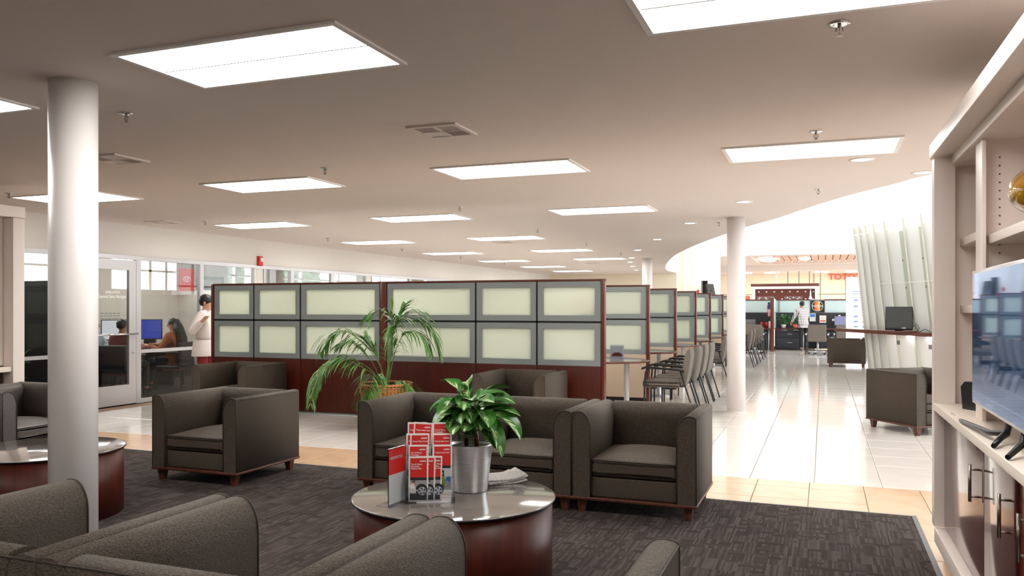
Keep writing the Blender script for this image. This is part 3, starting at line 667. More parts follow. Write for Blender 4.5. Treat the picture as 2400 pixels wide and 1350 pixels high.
def brochure(lab, col, tier, dx=0, tilt=0, kind=0, title='Toyota Auto Care', dy=0, w_=.098, yaw=0):
    o = thing('brochure', lab, 'brochure', (0, 0, 0), 0, 'red and white leaflets in the rack')
    X = (-.06 if col == 0 else .058)+dx; Y = -.022+tier*.037+dy; Z = .006+tier*.052
    o.matrix_world = Matrix.Translation((bx, by, ZT)) @ Matrix.Rotation(YAW+R(3), 4, 'Z') @ Matrix.Translation((X, Y, Z)) @ Matrix.Rotation(R(yaw), 4, 'Z') @ Matrix.Rotation(R(-6), 4, 'X') @ Matrix.Rotation(R(tilt), 4, 'Y')
    h = .225; w2 = w_/2
    MB().box(-w2, w2, -.001, .001, 0, h).build('sheet', 'paper', o)
    MB().box(-w2+.007, w2-.007, -.0016, -.0011, h-.105, h-.009).build('red_field', 'red', o)
    MB().box(-w2+.007, w2-.007, -.0016, -.0011, h-.119, h-.105).build('dark_band', 'tyre', o)
    g_ = MB()
    if kind == 0:
        MB().box(-w2+.007, w2-.007, -.0014, -.0011, .008, h-.119).build('photo', 'photo', o)
        MB().box(-w2+.007, w2-.007, -.0016, -.0014, .008, .04).build('road', 'dark', o)
        wc = (.022, .052)
        MB().lathe([(.001, 0), (.030, 0)], n=28, cap=False).build('tyre', 'tyre', o, (wc[0]-.006, -.0019, wc[1]+.006), (R(90), 0, 0))
        MB().lathe([(.001, 0), (.021, 0)], n=24, cap=False).build('wheel_rim', 'pale', o, (wc[0]-.003, -.0022, wc[1]), (R(90), 0, 0))
        for k_ in range(5): g_.add([(wc[0]-.003+.006*math.cos(k_*1.257), -.0025, wc[1]+.006*math.sin(k_*1.257)), (wc[0]-.003+.019*math.cos(k_*1.257+.25), -.0025, wc[1]+.019*math.sin(k_*1.257+.25)), (wc[0]-.003+.019*math.cos(k_*1.257+.9), -.0025, wc[1]+.019*math.sin(k_*1.257+.9))], [(0, 1, 2)])
        g_.build('wheel_holes', 'tyre', o)
        s_ = MB(); s_.prism([(-w2+.008, .045), (-.018, .042), (-.01, .052), (.008, .048), (.008, .056), (-.012, .062), (-.022, .088), (-.034, .092), (-w2+.008, .082)], 'y', -.0019, -.0016); s_.build('shirt', 'paper', o)
        MB().lathe([(.001, 0), (.0085, 0)], n=16, cap=False).build('head', 'skin', o, (-.022, -.0019, .094), (R(90), 0, 0))
        MB().prism([(-.031, .094), (-.028, .104), (-.018, .105), (-.014, .099), (-.02, .099)], 'y', -.0024, -.002).build('hair', 'hair', o)
    else:
        MB().box(-w2+.007, w2-.007, -.0014, -.0011, .008, h-.119).build('photo', 'pale', o)
        MB().prism([(-.005, .01), (.012, .01), (.014, .05), (.006, .068), (-.008, .066), (-.012, .04)], 'y', -.0019, -.0016).build('jacket', 'lime', o)
        MB().prism([(-.014, .06), (-.012, .09), (-.002, .1), (.008, .094), (.01, .062)], 'y', -.0018, -.0016).build('hair', 'hair', o)
        MB().lathe([(.001, 0), (.008, 0)], n=16, cap=False).build('face', 'skin', o, (-.003, -.0021, .08), (R(90), 0, 0))
        MB().prism([(.012, .045), (w2-.008, .04), (w2-.008, .06), (.026, .066)], 'y', -.0018, -.0016).build('car', 'bluep', o)
    lines = title.split('|')
    for k_, s in enumerate(lines): text('lettering', s, .0108, 'paper', o, (-w2+.012, -.0021, h-.0435-k_*.0105), (R(90), 0, 0), .0001, 'LEFT', .9, .02)
    MB().box(w2-.043, w2-.012, -.0021, -.0016, h-.027, h-.023).build('small_mark', 'paper', o); MB().box(w2-.039, w2-.012, -.0021, -.0016, h-.021, h-.0195).build('small_mark', 'pale', o)
    return o
TW = 'Tire & Wheel|Protection|Platinum Plus'
brochure('red leaflet showing beneath the tilted one in the top left pocket', 0, 3, -.012, 0, 0, 'Toyota Auto Care', .006)
brochure('slightly tilted red leaflet in the top left pocket of the rack', 0, 3, .006, 4, 0, 'Toyota Auto Care')
brochure('red leaflet in the top right pocket of the rack', 1, 3, 0, 0, 0, TW)
brochure('red leaflet showing behind the other one in the second left pocket from the top', 0, 2, -.016, 0, 0, 'Toyota Auto Care', .006)
brochure('red leaflet in the second left pocket from the top, about wear and use', 0, 2, .004, 0, 0, 'Excess Wear & Use')
brochure('red leaflet in the second right pocket from the top', 1, 2, 0, 0, 0, 'Toyota Auto Care')
brochure('red leaflet in the third left pocket from the top', 0, 1, -.002, 0, 0, TW)
brochure('red leaflet in the third right pocket, with a woman in a lime jacket', 1, 1, .003, 0, 1, 'Toyota Auto Care')
brochure('front left red leaflet picturing a man kneeling at a car wheel', 0, 0, .002, 0, 0, TW)
brochure('tilted red leaflet behind the front left one, turned sideways', 0, 0, .035, 1, 0, TW, .004)
brochure('narrow turned red leaflet in the front right pocket', 1, 0, -.036, 2, 0, TW, .008, .07, 8)
sx, sy, _ = at(930, 4.07)
sh = thing('sign_holder', 'clear L-shaped sign holder with a red sheet on the round table', 'sign', (sx, sy, ZT), YAW+R(64))
MB().box(-.075, .075, -.002, .002, 0, .285).build('upright', 'acrylic', sh)
MB().box(-.075, .075, -.002, .07, 0, .003).build('foot', 'acrylic', sh)
MB().box(-.073, .073, -.003, -.0024, .155, .28).build('red_sheet', 'red', sh); MB().box(-.073, .073, -.003, -.0024, .01, .155).build('white_sheet', 'pale', sh)
MB().box(-.073, .073, .0024, .003, .155, .28).build('red_sheet', 'red', sh); MB().box(-.073, .073, .0024, .003, .01, .155).build('white_sheet', 'pale', sh)
text('lettering', 'UNEXPECTED', .018, 'pale', sh, (.068, .0036, .23), (R(90), 0, R(180)), .0002); text('lettering', 'UNEXPECTED', .018, 'pale', sh, (-.068, -.0036, .23), (R(90), 0, 0), .0002)
lx, ly, _ = at(956, 4.22)
fp = thing('leaflet', 'white printed leaflet standing upright behind the red sign holder', 'leaflet', (lx, ly, ZT), YAW+R(40)); MB().box(-.05, .05, -.002, .002, 0, .21).build('sheet', 'paper', fp)
nx, ny, _ = at(1170, 4.62)
for i, (dz, rz, lb) in enumerate(((0, 0, 'lowest newspaper of the loose stack beside the silver pot'), (.010, 9, 'middle newspaper of the stack beside the silver pot'), (.019, -6, 'top folded newspaper of the stack beside the silver pot'))):
    n_ = MB(); q = []
    for k_ in range(9):
        u = -.13+.26*k_/8; zz = .0006+.009*max(0, (k_-5)/3)**2*(1+i*.9); q.append((u, zz))
    n_.prism([(u, z+.007) for u, z in q]+[(u, z) for u, z in q[::-1]], 'y', -.10, .10)
    o = n_.build('newspaper', 'news', None, (nx, ny, ZT+dz), (0, 0, YAW+R(25+rz))); tag(o, lb, 'newspaper', 'newspapers on the round table')

# ---------------------------------------------------------------- palm in a wicker basket
PX_, PY_ = at(905, 9.75)[:2]
pm = thing('potted_palm', 'arching palm in a wicker basket in front of the cherry partition', 'plant', (PX_, PY_, 0), YAW)
bk = MB(); bk.lathe([(.001, .02), (.20, 0), (.22, .02), (.30, .50), (.305, .53), (.295, .54), (.28, .52), (.27, .45)], n=40); bk.build('basket_lining', 'soil', pm)
wv = MB()
for i in range(27):
    z = .02+i*.019; r0 = .225+(.30-.225)*z/.5; n = 84
    wv.tube([((r0+.008*(1 if (j+i) % 2 else -.3))*math.cos(2*PI*j/n), (r0+.008*(1 if (j+i) % 2 else -.3))*math.sin(2*PI*j/n), z) for j in range(n+1)], .0078, 5, cap=False)
tag(wv.build('basket_weave', 'basket', pm), kind='stuff')
sm = MB().tube([(.226, 0, .0), (.309, 0, .54)], .006, 5).mesh('basket_stake', 'basket')
for i in range(42): link('basket_stake', sm, pm, None, (0, 0, 2*PI*(i+.25)/42))
rm = MB(); rm.tube([(.305*math.cos(2*PI*j/60), .305*math.sin(2*PI*j/60), .543+.004*(j % 2)) for j in range(61)], .015, 6, cap=False); rm.build('basket_rim', 'basket', pm)
MB().lathe([(.001, .5), (.285, .48)], n=32, cap=False).build('soil', 'soil', pm)
def frond(pts, Ll, nleaf, wl=.011, droop=1.0, t0=.35, m='frond', fan=.9, seed=0):
    rnd = random.Random(seed); sp = smooth([tuple(p) for p in pts], 6); n = len(sp); mb = MB(); sp = [Vector(p) for p in sp]
    mb.tube(sp, [.006*(1-.75*i/(n-1)) for i in range(n)], 5, mi=1)
    for i in range(nleaf):
        t = t0+(1-t0)*i/(nleaf-1); f = t*(n-1); k_ = min(int(f), n-2); p_ = sp[k_].lerp(sp[k_+1], f-k_); d = (sp[k_+1]-sp[k_]).normalized()
        side = d.cross(Vector((0, 0, 1)))
        if side.length < .2: side = Vector((rnd.uniform(-1, 1), rnd.uniform(-1, 1), 0))
        side.normalize(); L = 1.45*Ll*(math.sin(PI*(.18+.78*(t-t0)/(1-t0))))**.7*rnd.uniform(.85, 1.1)
        for s in (-1, 1):
            dr = (d*.8+side*s*fan*rnd.uniform(.6, 1.1)+Vector((0, 0, .35*rnd.uniform(-.3, 1)))).normalized(); pos = p_.copy(); ns = 5; prev = None
            nr = dr.cross(Vector((0, 0, 1))); nr = nr.normalized() if nr.length > .05 else side
            for q in range(ns+1):
                w_ = wl*math.sin(PI*(.12+.86*q/ns)) if q < ns else .001; tw = nr*w_
                cur = (pos-tw, pos+tw)
                if prev: mb.add([prev[0], prev[1], cur[1], cur[0]], [(0, 1, 2, 3)], True, 0)
                prev = cur; pos = pos+dr*(L/ns); dr = (dr+Vector((0, 0, -.33*droop*rnd.uniform(.7, 1.2)))).normalized()
    return mb.build('frond', [m, 'stem'], pm)
S = 9.75/1910; FR = 1
def F_(*pp): return [((x-905)*S, y, .45+(885-z_)*S) for x, z_, y in pp]
frond(F_((908, 885, 0), (910, 820, -.03), (916, 760, -.02), (935, 722, .0), (975, 715, .05), (1012, 745, .08), (1032, 800, .1)), .30, 24, seed=1, droop=1.3)
frond(F_((905, 885, .02), (908, 820, .05), (912, 770, .1), (918, 725, .1), (905, 702, .05), (878, 700, .0), (866, 712, -.05)), .26, 18, seed=2, t0=.45)
frond(F_((900, 885, 0), (898, 840, -.05), (880, 800, -.1), (855, 770, -.15), (820, 745, -.15), (785, 752, -.12), (758, 790, -.1)), .33, 22, seed=3, droop=1.4, t0=.4)
frond(F_((900, 885, .0), (885, 850, -.1), (865, 830, -.2), (820, 808, -.28), (785, 815, -.3), (755, 850, -.3), (742, 905, -.28)), .30, 26, seed=4, droop=1.5, t0=.3)
frond(F_((902, 885, -.05), (895, 860, -.12), (888, 845, -.22), (884, 850, -.33), (878, 885, -.42)), .24, 22, seed=5, droop=1.1, t0=.25)
frond(F_((912, 885, 0), (925, 865, -.05), (945, 860, -.1), (968, 872, -.15), (990, 900, -.18)), .22, 18, seed=6, t0=.3)
frond(F_((900, 885, .05), (890, 830, .08), (878, 800, .1), (862, 775, .12), (850, 760, .14)), .22, 16, seed=7, droop=.3, t0=.45)
frond(F_((905, 885, .0), (915, 800, .05), (922, 740, .1), (945, 705, .18), (985, 700, .22)), .26, 20, seed=8, droop=.9, t0=.5)
frond(F_((903, 885, -.03), (912, 810, -.06), (920, 755, -.12), (932, 735, -.2), (940, 760, -.27)), .28, 18, seed=9, droop=1.6, t0=.55)
frond(F_((905, 885, .05), (908, 830, .1), (905, 790, .2), (890, 765, .3)), .24, 16, seed=10, t0=.4)
frond(F_((910, 885, .03), (915, 760, .03), (918, 700, .03), (918, 672, .03)), .07, 8, seed=11, droop=0, t0=.6, m='frondlt', fan=.12)

frond(F_((898, 885, -.02), (880, 840, -.1), (850, 815, -.18), (810, 800, -.22), (770, 830, -.22), (745, 880, -.2)), .27, 24, seed=12, droop=1.5, t0=.35)
frond(F_((908, 885, 0), (925, 800, -.05), (950, 750, -.1), (985, 750, -.12), (1010, 790, -.12)), .26, 20, seed=13, droop=1.4, t0=.45)
frond(F_((906, 885, 0), (912, 800, 0), (920, 745, .02), (938, 700, .05), (950, 680, .08)), .24, 16, seed=14, droop=.7, t0=.5)
frond(F_((900, 885, -.05), (880, 870, -.15), (865, 880, -.25), (855, 910, -.3)), .2, 18, seed=15, droop=1.2, t0=.2)
frond(F_((895, 885, 0), (880, 830, 0), (850, 790, 0), (825, 770, .0), (800, 775, .0)), .26, 20, seed=16, droop=1.0, t0=.4)

# ---------------------------------------------------------------- partitions
def pane_unit(t, x0, x1, z0, z1, y=0, fr='frost', bw=.068, th=.03):
    """a metal-framed frosted pane"""
    f = MB(); f.box(x0, x1, y-th, y+th, z0, z0+bw); f.box(x0, x1, y-th, y+th, z1-bw, z1); f.box(x0, x0+bw, y-th, y+th, z0+bw, z1-bw); f.box(x1-bw, x1, y-th, y+th, z0+bw, z1-bw)
    fo = f.build('pane_frame', 'pmetal', t); g = MB(); g.box(x0+bw, x1-bw, y-.004, y+.004, z0+bw, z1-bw); g.build('frosted_pane', fr, fo)
def partition(x, y, cols, posts, lab, base_mat, kick, name='partition'):
    t = thing(name, lab, 'partition', (x, y, 0), 0, None)
    for a, b in cols:
        pane_unit(t, a+.012, b-.012, 1.293, 1.772); pane_unit(t, a+.012, b-.012, .7525, 1.268)
        bb = MB(); bb.rbox(a+.003, b-.003, -.034, .034, .1 if kick else .03, .752, .003); bb.build('base_panel', base_mat, t)
    x0, x1 = cols[0][0], cols[-1][1]
    c_ = MB(); c_.box(x0, x1, -.022, .022, .7525, 1.7725) if False else None
    c_.box(x0, x1, -.02, .02, 1.268, 1.293)
    for a, b in cols: c_.box(a-.012, a+.012, -.02, .02, .752, 1.7725)
    c_.build('core_rail', 'black', t)
    if kick: MB().box(x0, x1, -.028, .028, .0, .098).build('kick_plate', 'black', t)
    else:
        MB().box(x0+.1, x1, -.02, .02, .006, .03).build('bottom_rail', 'pmetal', t)
        g_ = MB()
        for q in (x0+.2, (x0+x1)/2, x1-.2): g_.lathe([(.025, 0), (.025, .008)], q, 0, 12)
        g_.build('levelling_feet', 'black', t)
    for a, b in posts: MB().rbox(a, b, -.04, .04, 0, 1.79, .006).build('post', 'trimwood', t)
    MB().rbox(x0-.02, x1+.05, -.038, .038, 1.7735, 1.80, .006).build('top_cap', 'trimwood', t); return t
partition(0, 9.48, [(-8.22, -7.517), (-7.517, -6.735), (-6.735, -5.483), (-5.383, -4.103), (-4.103, -3.286), (-3.286, -2.473)], [(-8.262, -8.224), (-5.48, -5.386), (-2.472, -2.43)], 'long low partition of cherry panels and frosted glass behind the lounge', 'wood', False)
wing = None
lb = ['frosted glass partition with beige base, nearest one behind the long cherry partition', 'frosted glass partition with beige base, third from the lounge', 'frosted glass partition with beige base, fourth from the lounge', 'frosted glass partition with beige base, fifth from the lounge', 'frosted glass partition with beige base, sixth from the lounge', 'frosted glass partition with beige base, farthest, beside the white column']
for i, y in enumerate((12.18, 14.6, 17.05, 19.35, 21.7, 24.0)):
    if wing is None: wing = partition(-2.44, y, [(-2.45, -1.65), (-1.65, -.85), (-.85, -.045)], [(-.043, 0)], lb[0], 'beige', True); wing['group'] = 'partitions between the sales desks'; o = wing
    else: o = dup(wing, (-2.44 if i < 4 else -2.42, y, 0), 0, lb[i])
# red ball seen through the frosted glass
rb_ = thing('balloon', 'red balloon blurred behind the top right frosted pane of the long partition', 'balloon', (-2.63, 9.645, 0))
MB().ball((0, 0, 1.49), (.115, .115, .125), 24, 16).build('balloon_skin', 'red', rb_); MB().tube([(0, 0, 0), (0, 0, 1.37)], .002, 5).build('string', 'paper', rb_)
# meeting tables between the partitions
def make_desk():
    t = thing('meeting_table', 'x', 'table')
    pts = [(0, -.55)]+[(.0+.72*math.sin(PI*i/24), -.55*math.cos(PI*i/24)) for i in range(1, 24)]+[(0, .55), (-1.0, .55), (-1.0, -.55)]
    MB().prism(pts, 'z', .715, .735).build('underside', 'trimwood', t); MB().prism([(x*.985, y*.985) for x, y in pts], 'z', .7355, .745).build('table_top', 'tabletop', t)
    MB().tube([(x, y, .728) for x, y in pts[:26]], .014, 6).build('edge_band', 'trimwood', t)
    MB().lathe([(.2, 0), (.2, .012), (.04, .02), (.036, .05), (.036, .69), (.09, .7), (.09, .714)], .42, 0, 28).build('pedestal', 'alu', t); return t
dk = None
for i, y in enumerate((10.95, 13.4, 15.85, 18.2, 20.5, 22.9)):
    lb_ = 'round-ended meeting table on a silver post, %s from the lounge' % nth[i].replace('nearest', 'first')
    if dk is None: dk = make_desk(); dk['label'] = lb_; dk['group'] = 'round-ended meeting tables'; dk.location = (-2.93, y, 0)
    else: dup(dk, (-2.95, y, 0), 0, lb_)
bxs = thing('leaflet_box', 'white leaflet box with a red mark on the first meeting table', 'box', (-2.78, 10.6, .746), R(30))
MB().box(-.05, .05, -.03, .03, 0, .2).build('box', 'paper', bxs); MB().box(-.03, .03, -.033, -.0305, .12, .15).build('mark', 'red', bxs)
bxs = thing('photo_frame', 'clear frame with a car photo on the first meeting table', 'frame', (-2.62, 10.85, .746), R(15))
MB().box(-.09, .09, -.01, .0, 0, .2).build('print', 'pale', bxs); MB().prism([(-.07, .05), (.07, .05), (.07, .075), (.03, .1), (-.03, .1), (-.07, .075)], 'y', -.013, -.0105).build('car_print', 'redfab', bxs)
MB().box(-.095, .095, -.018, -.0135, 0, .21).build('cover', 'acrylic', bxs)
ps = thing('whiteboard_stick', 'thin black rod standing against the second partition', 'rod', (-3.1, 11.9, 0)); MB().tube([(0, 0, 0), (.04, 0, 1.68)], .004).build('rod', 'black', ps)

# guest chairs
def make_guest():
    """faces -y; origin on the floor below the seat"""
    t = thing('guest_chair', 'x', 'chair')
    MB().rbox(-.24, .24, -.30, .20, .39, .475, .03, 3, crown=.02).build('seat', 'guest', t)
    b = MB(); n = 8; prof = []
    for i in range(n+1):
        z = .40+.50*i/n; yb = .215+.08*(i/n)**1.1; prof.append((yb, z))
    back = [(y+.06-.03*abs(2*i/n-1)**4, z) for i, (y, z) in enumerate(prof)]; front = [(y-.025+.02*abs(2*i/n-1)**4, z) for i, (y, z) in enumerate(prof)]
    poly = [(y, z) for y, z in front]+[(y, z) for y, z in back[::-1]]
    b.prism(poly, 'x', -.235, .235, smooth=False)
    for q in range(len(poly)): b.sm[q] = True
    b.build('backrest', 'guest', t)
    for s in (-1, 1):
        x = .275*s
        MB().tube([(x, -.27, 0), (x, -.265, .45), (x, -.25, .60), (x, -.2, .645)], [.011, .012, .012, .012]).build('leg', 'blackm', t)
        MB().tube([(x*.95, .40, 0), (x, .27, .42), (x, .2, .64)], [.010, .012, .012]).build('leg', 'blackm', t)
        a = MB(); a.prism([(-.31, .625), (-.30, .655), (-.25, .672), (.2, .645), (.26, .625), (.25, .60), (.2, .618), (-.24, .645)], 'x', x-.026, x+.026); a.build('armrest', 'black', t)
        MB().tube([(x, -.262, .42), (x*.8, -.2, .42), (x*.8, .2, .41), (x, .265, .42)], .01).build('seat_rail', 'blackm', t)
    return t
gc = None
rows = [(11.1, 'first'), (11.85, 'second'), (12.6, 'third'), (13.3, 'fourth')]
gl = []
for y, l in rows: gl.append((-1.98, y, -90+random.uniform(-3, 3), 'grey guest chair, %s along the aisle from the lounge' % l))
for i, (y, l) in enumerate(((16.25, 'first'), (16.95, 'second'), (17.65, 'third'), (18.4, 'fourth'))): gl.append((-2.08, y, -90, 'grey guest chair behind the white column, %s of that group' % l))
for i, (y, l) in enumerate(((20.9, 'nearest'), (21.9, 'second'), (22.9, 'third'), (23.9, 'fourth'), (24.9, 'farthest'))): gl.append((-1.98, y, -90+i*2, 'pale guest chair right of the white column, %s in the far row' % l))
for x, y, rz, l in gl:
    if gc is None: gc = make_guest(); gc['label'] = l; gc['group'] = 'grey guest chairs along the aisle'; gc.location = (x, y, 0); gc.rotation_euler = (0, 0, R(rz))
    else: dup(gc, (x, y, 0), R(rz), l)

# ---------------------------------------------------------------- right media cabinet (local x = into the wall, local -y = towards the camera)
mc = thing('media_cabinet', 'tall cream built-in cabinet with cherry doors along the right side', 'cabinet', (.60, 5.40, 0), R(.55))
LY = -5.4
MB().rbox(0, .11, -.10, 0, .18, 2.32, .003).build('end_stile', 'cabinet', mc)
MB().box(.11, .46, -.02, 0, .18, 2.32).build('end_panel', 'cabinet', mc)
MB().rbox(-.012, .115, LY, .012, 2.33, 2.415, .004).build('crown', 'cabinet', mc)
MB().box(.0, .50, LY, 0, 2.415, 2.43).build('top_board', 'cabinet', mc)
MB().box(.09, .13, LY, 0, 2.275, 2.329).build('head_rail', 'cabinet', mc); MB().box(.13, .46, LY, -.02, 2.28, 2.30).build('top_panel', 'cabinet', mc)
MB().box(.46, .48, LY, 0, .18, 2.40).build('back_panel', 'cabinet', mc)
for y in (-.80, -2.7, -4.3): MB().rbox(.112, .13, y-.085, y+.085, .90, 2.274, .002).build('divider_stile', 'cabinet', mc); MB().box(.13, .459, y-.01, y+.01, .90, 2.28).build('divider_panel', 'cabinet', mc)
pinm = MB().box(-.003, .003, -.0015, .0015, -.003, .003).mesh('shelf_pin_hole', 'black')
for k_ in range(11):
    z = 1.72+.041*k_+(.06 if k_ > 1 else 0)
    for x in (.2, .4): link('shelf_pin_hole', pinm, mc, (x, -.812, z))
for y0, y1, zz in ((-.79, -.02, (1.445, 1.83)), (-2.69, -.81, (1.785,)), (-4.29, -2.71, (1.785,))):
    for z in zz: MB().rbox(.145, .455, y0, y1, z-.022, z+.022, .002).build('shelf', 'cabinet', mc)
MB().rbox(-.004, .46, LY, -.101, .858, .90, .003).build('counter', 'counter', mc)
MB().rbox(0, .06, LY, -.101, .095, .18, .004).build('base_rail', 'cabinet', mc)
MB().box(.06, .45, LY, 0, 0, .094).build('plinth', 'cabinet', mc)
ch = MB()
for y, l in ((-.62, .03), (-.68, .015), (-.86, .03), (-.90, .02), (-1.0, .02), (-1.05, .03), (-1.1, .02)): ch.prism([(0, 0), (.012, .004), (.010, l*.8), (.001, l)], 'z', .9002, .9007, T=Matrix.Translation((-.004+.02, y, 0)))
ch.build('chips', 'black', mc)
def cdoor(y0, y1, hy, lab=None):
    d_ = MB().rbox(.052, .07, y0+.002, y1-.002, .185, .852, .002).build('door', 'door', mc)
    if hy:
        h_ = MB(); h_.tube([(.014, hy, .565), (.014, hy, .735)], .007, 12); h_.tube([(.014, hy, .588), (.052, hy, .588)], .005); h_.tube([(.014, hy, .712), (.052, hy, .712)], .005); h_.build('handle', 'nickel', d_)
cdoor(-1.28, -.10, -1.17); cdoor(-1.88, -1.285, -1.80); cdoor(-3.1, -2.02, -2.12); cdoor(-4.0, -3.11, -3.9)
MB().box(.066, .07, -2.02, -1.88, .18, .855).build('gap_panel', 'trimwood', mc)
vs = thing('vase', 'large round amber glass vase on the upper cabinet shelf', 'vase', (.90, 3.83, 1.808))
prof = [(.001, 0), (.06, 0), (.075, .006), (.13, .05), (.165, .11), (.178, .18), (.165, .26), (.12, .33), (.07, .37), (.05, .385), (.052, .40), (.046, .40), (.04, .38)]
MB().lathe([(r*1.1, z*.64) for r, z in smooth(prof, 3)], n=48).build('body', 'amber', vs)
sp = thing('speaker', 'small black angular speaker on the cabinet counter behind the television', 'speaker', (.80, 5.02, .90), R(-60))
MB().prism([(-.06, 0), (.06, 0), (.06, .15), (-.045, .15), (-.075, .12)], 'y', -.07, .07).build('case', 'black', sp); MB().prism([(-.048, .012), (-.062, .115), (-.066, .112), (-.054, .01)], 'y', -.06, .06).build('grille', 'dark', sp)
tv = thing('television', 'flat television standing on the right cabinet counter, screen full of reflections', 'television', (.68, 4.0, .90))
MB().rbox(0, .035, -.61, .53, .09, .73, .004).build('casing', 'steel', tv)
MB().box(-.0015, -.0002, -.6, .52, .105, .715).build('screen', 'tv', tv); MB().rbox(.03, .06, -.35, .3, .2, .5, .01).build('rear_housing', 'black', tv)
for s, y in ((1, -.22),):
    f = MB(); f.tube([(.02, y, .09), (.01, y+.0, .045), (-.03, y+.12, .028), (-.066, y+.62, .012)], [.012, .014, .013, .010], 8); f.tube([(.01, y, .045), (-.02, y-.04, .03), (-.06, y-.14, .012)], [.014, .013, .010], 8); f.build('stand_foot', 'black', tv)
f = MB(); f.tube([(.02, -.5, .1), (.01, -.5, .045), (-.06, -.62, .012)], [.012, .014, .010], 8); f.tube([(.01, -.5, .045), (.12, -.5, .012)], [.013, .01], 8); f.build('stand_foot', 'black', tv)

# ---------------------------------------------------------------- left media cabinet (faces +x)
lc = thing('media_cabinet', 'white-framed built-in cabinet with a dark screen at the left edge', 'cabinet', (-7.6, 5.98, 0))
MB().rbox(-.14, 0, -.125, 0, 0, 2.36, .003).build('end_stile', 'cabinet', lc); MB().rbox(-.15, .006, -3.2, .004, 2.363, 2.475, .003).build('header', 'cabinet', lc)
MB().box(-.5, -.14, -.02, 0, 0, 2.36).build('end_panel', 'cabinet', lc); MB().box(-.16, -.14, -.45, -.125, .87, 2.36).build('inner_stile', 'cabinet', lc)
MB().rbox(-.5, -.02, -3.2, -.126, .81, .86, .003).build('counter', 'counter', lc); MB().box(-.5, -.12, -3.2, -.35, .1, .805).build('lower_doors', 'door', lc)
MB().box(-.2, -.13, -3.2, -.128, 0, .1).build('plinth', 'cabinet', lc); MB().box(-.5, -.48, -3.2, -.021, .1, 2.36).build('back_panel', 'wood', lc)
MB().box(-.5, -.13, -3.2, -.25, 2.478, 2.62).build('upper_box', 'wood', lc)
t2 = thing('television', 'dark switched-off screen inside the left cabinet', 'television', (-7.78, 5.0, .862)); MB().rbox(-.04, 0, -1, .62, .06, 1.42, .006).build('casing', 'black', t2); MB().box(.0005, .002, -.98, .6, .08, 1.4).build('screen', 'offscreen', t2)
MB().box(-.06, .06, -.9, .55, 0, .055).build('sound_bar', 'alu', t2)
# plant in the office by the left window
sp_ = thing('office_plant', 'green leafy plant behind the office glass left of the door', 'plant', (-10.15, 7.75, 0))
MB().lathe([(.001, 0), (.14, 0), (.17, .3), (.16, .3), (.001, .28)], n=24).build('pot', 'dark', sp_)
random.seed(5)
for i in range(22):
    a = random.uniform(0, 2*PI); leaf('leaf', sp_, (.03*math.cos(a), .03*math.sin(a), .28+random.uniform(0, .25)), a, R(random.uniform(45, 85)), random.uniform(.3, .55), .09, random.uniform(.6, 1.6), 'green' if i % 2 else 'frond')

# ---------------------------------------------------------------- counter with leaning acrylic fins
kc = thing('reception_counter', 'long curved cherry-topped counter with leaning white fins', 'counter')
front = smooth([(.25, 22.2), (.62, 21.35), (.98, 20.55), (1.5, 19.45), (2.15, 18.1), (2.9, 16.6), (3.7, 15.2)], 4)
bk_ = [(x+.55, y+.22) for x, y in front[6:]]
top = [front[0]]+front[1:]+bk_[::-1]
MB().prism(top, 'z', .865, .94).build('counter_top', 'trimwood', kc)
fins = [(.83, 21.32), (.94, 21.08), (1.07, 20.78), (1.22, 20.43), (1.42, 19.98), (1.74, 19.25), (2.02, 18.6), (2.35, 17.9), (2.7, 17.2), (3.05, 16.5)]
lean = -.34
def fin(z0, z1, w_, y, x, nm, m, dx0=0, th=.03):
    a = lean*(z0/3.3); b = lean*(z1/3.3); mb = MB(); x = x+.10; y = y+.05
    P4 = [(x+a+.34*.28, y), (x+a+.34*.28+w_, y-.10), (x+a+.34*.28+w_, y-.10+th), (x+a+.34*.28, y+th)]; P5 = [(x+b+.34*.28, y), (x+b+.34*.28+w_, y-.10), (x+b+.34*.28+w_, y-.10+th), (x+b+.34*.28, y+th)]
    mb.add([(q[0], q[1], z0) for q in P4]+[(q[0], q[1], z1) for q in P5], [(3, 2, 1, 0), (4, 5, 6, 7), (0, 1, 5, 4), (1, 2, 6, 5), (2, 3, 7, 6), (3, 0, 4, 7)]); return mb.build(nm, m, kc)
for i, (x, y) in enumerate(fins):
    wd = .16 if i < 2 else .26 if i < 4 else .33
    wd *= .82; fin(.945, 3.20, wd, y, x, 'fin', 'fin'); fin(3.22, 3.40, wd, y, x, 'fin_cap', 'white_wall'); fin(0, .86, wd+.05, y, x, 'lower_fin', 'white_wall')
    fin(.945, 3.40, .016, y-.004, x-.0165, 'fin_edge', 'finedge', th=.06); fin(0, .86, .02, y-.004, x-.0205, 'fin_edge', 'finedge', th=.06)
    for zz in (1.9, 2.5): MB().box(x+.19+lean*zz/3.3+wd, x+.21+lean*zz/3.3+wd, y-.14, y-.12, zz-.02, zz+.02).build('fin_clip', 'edge', kc)
bw = MB()
for i in range(len(fins)-1):
    (x0, y0), (x1, y1) = fins[i], fins[i+1]; ox = .42
    for z0, z1 in ((0, .86), (.945, 3.12+.02*i)):
        a = lean*z0/3.3+.1+.34*.28; b = lean*z1/3.3+.1+.34*.28
        bw.add([(x0+ox+a, y0, z0), (x1+ox+a, y1, z0), (x1+ox+b, y1, z1), (x0+ox+b, y0, z1), (x0+ox+a+.02, y0, z0), (x1+ox+a+.02, y1, z0), (x1+ox+b+.02, y1, z1), (x0+ox+b+.02, y0, z1)], [(0, 1, 2, 3), (7, 6, 5, 4), (3, 2, 6, 7), (0, 4, 5, 1)])
bw.build('back_screen', 'screen', kc)
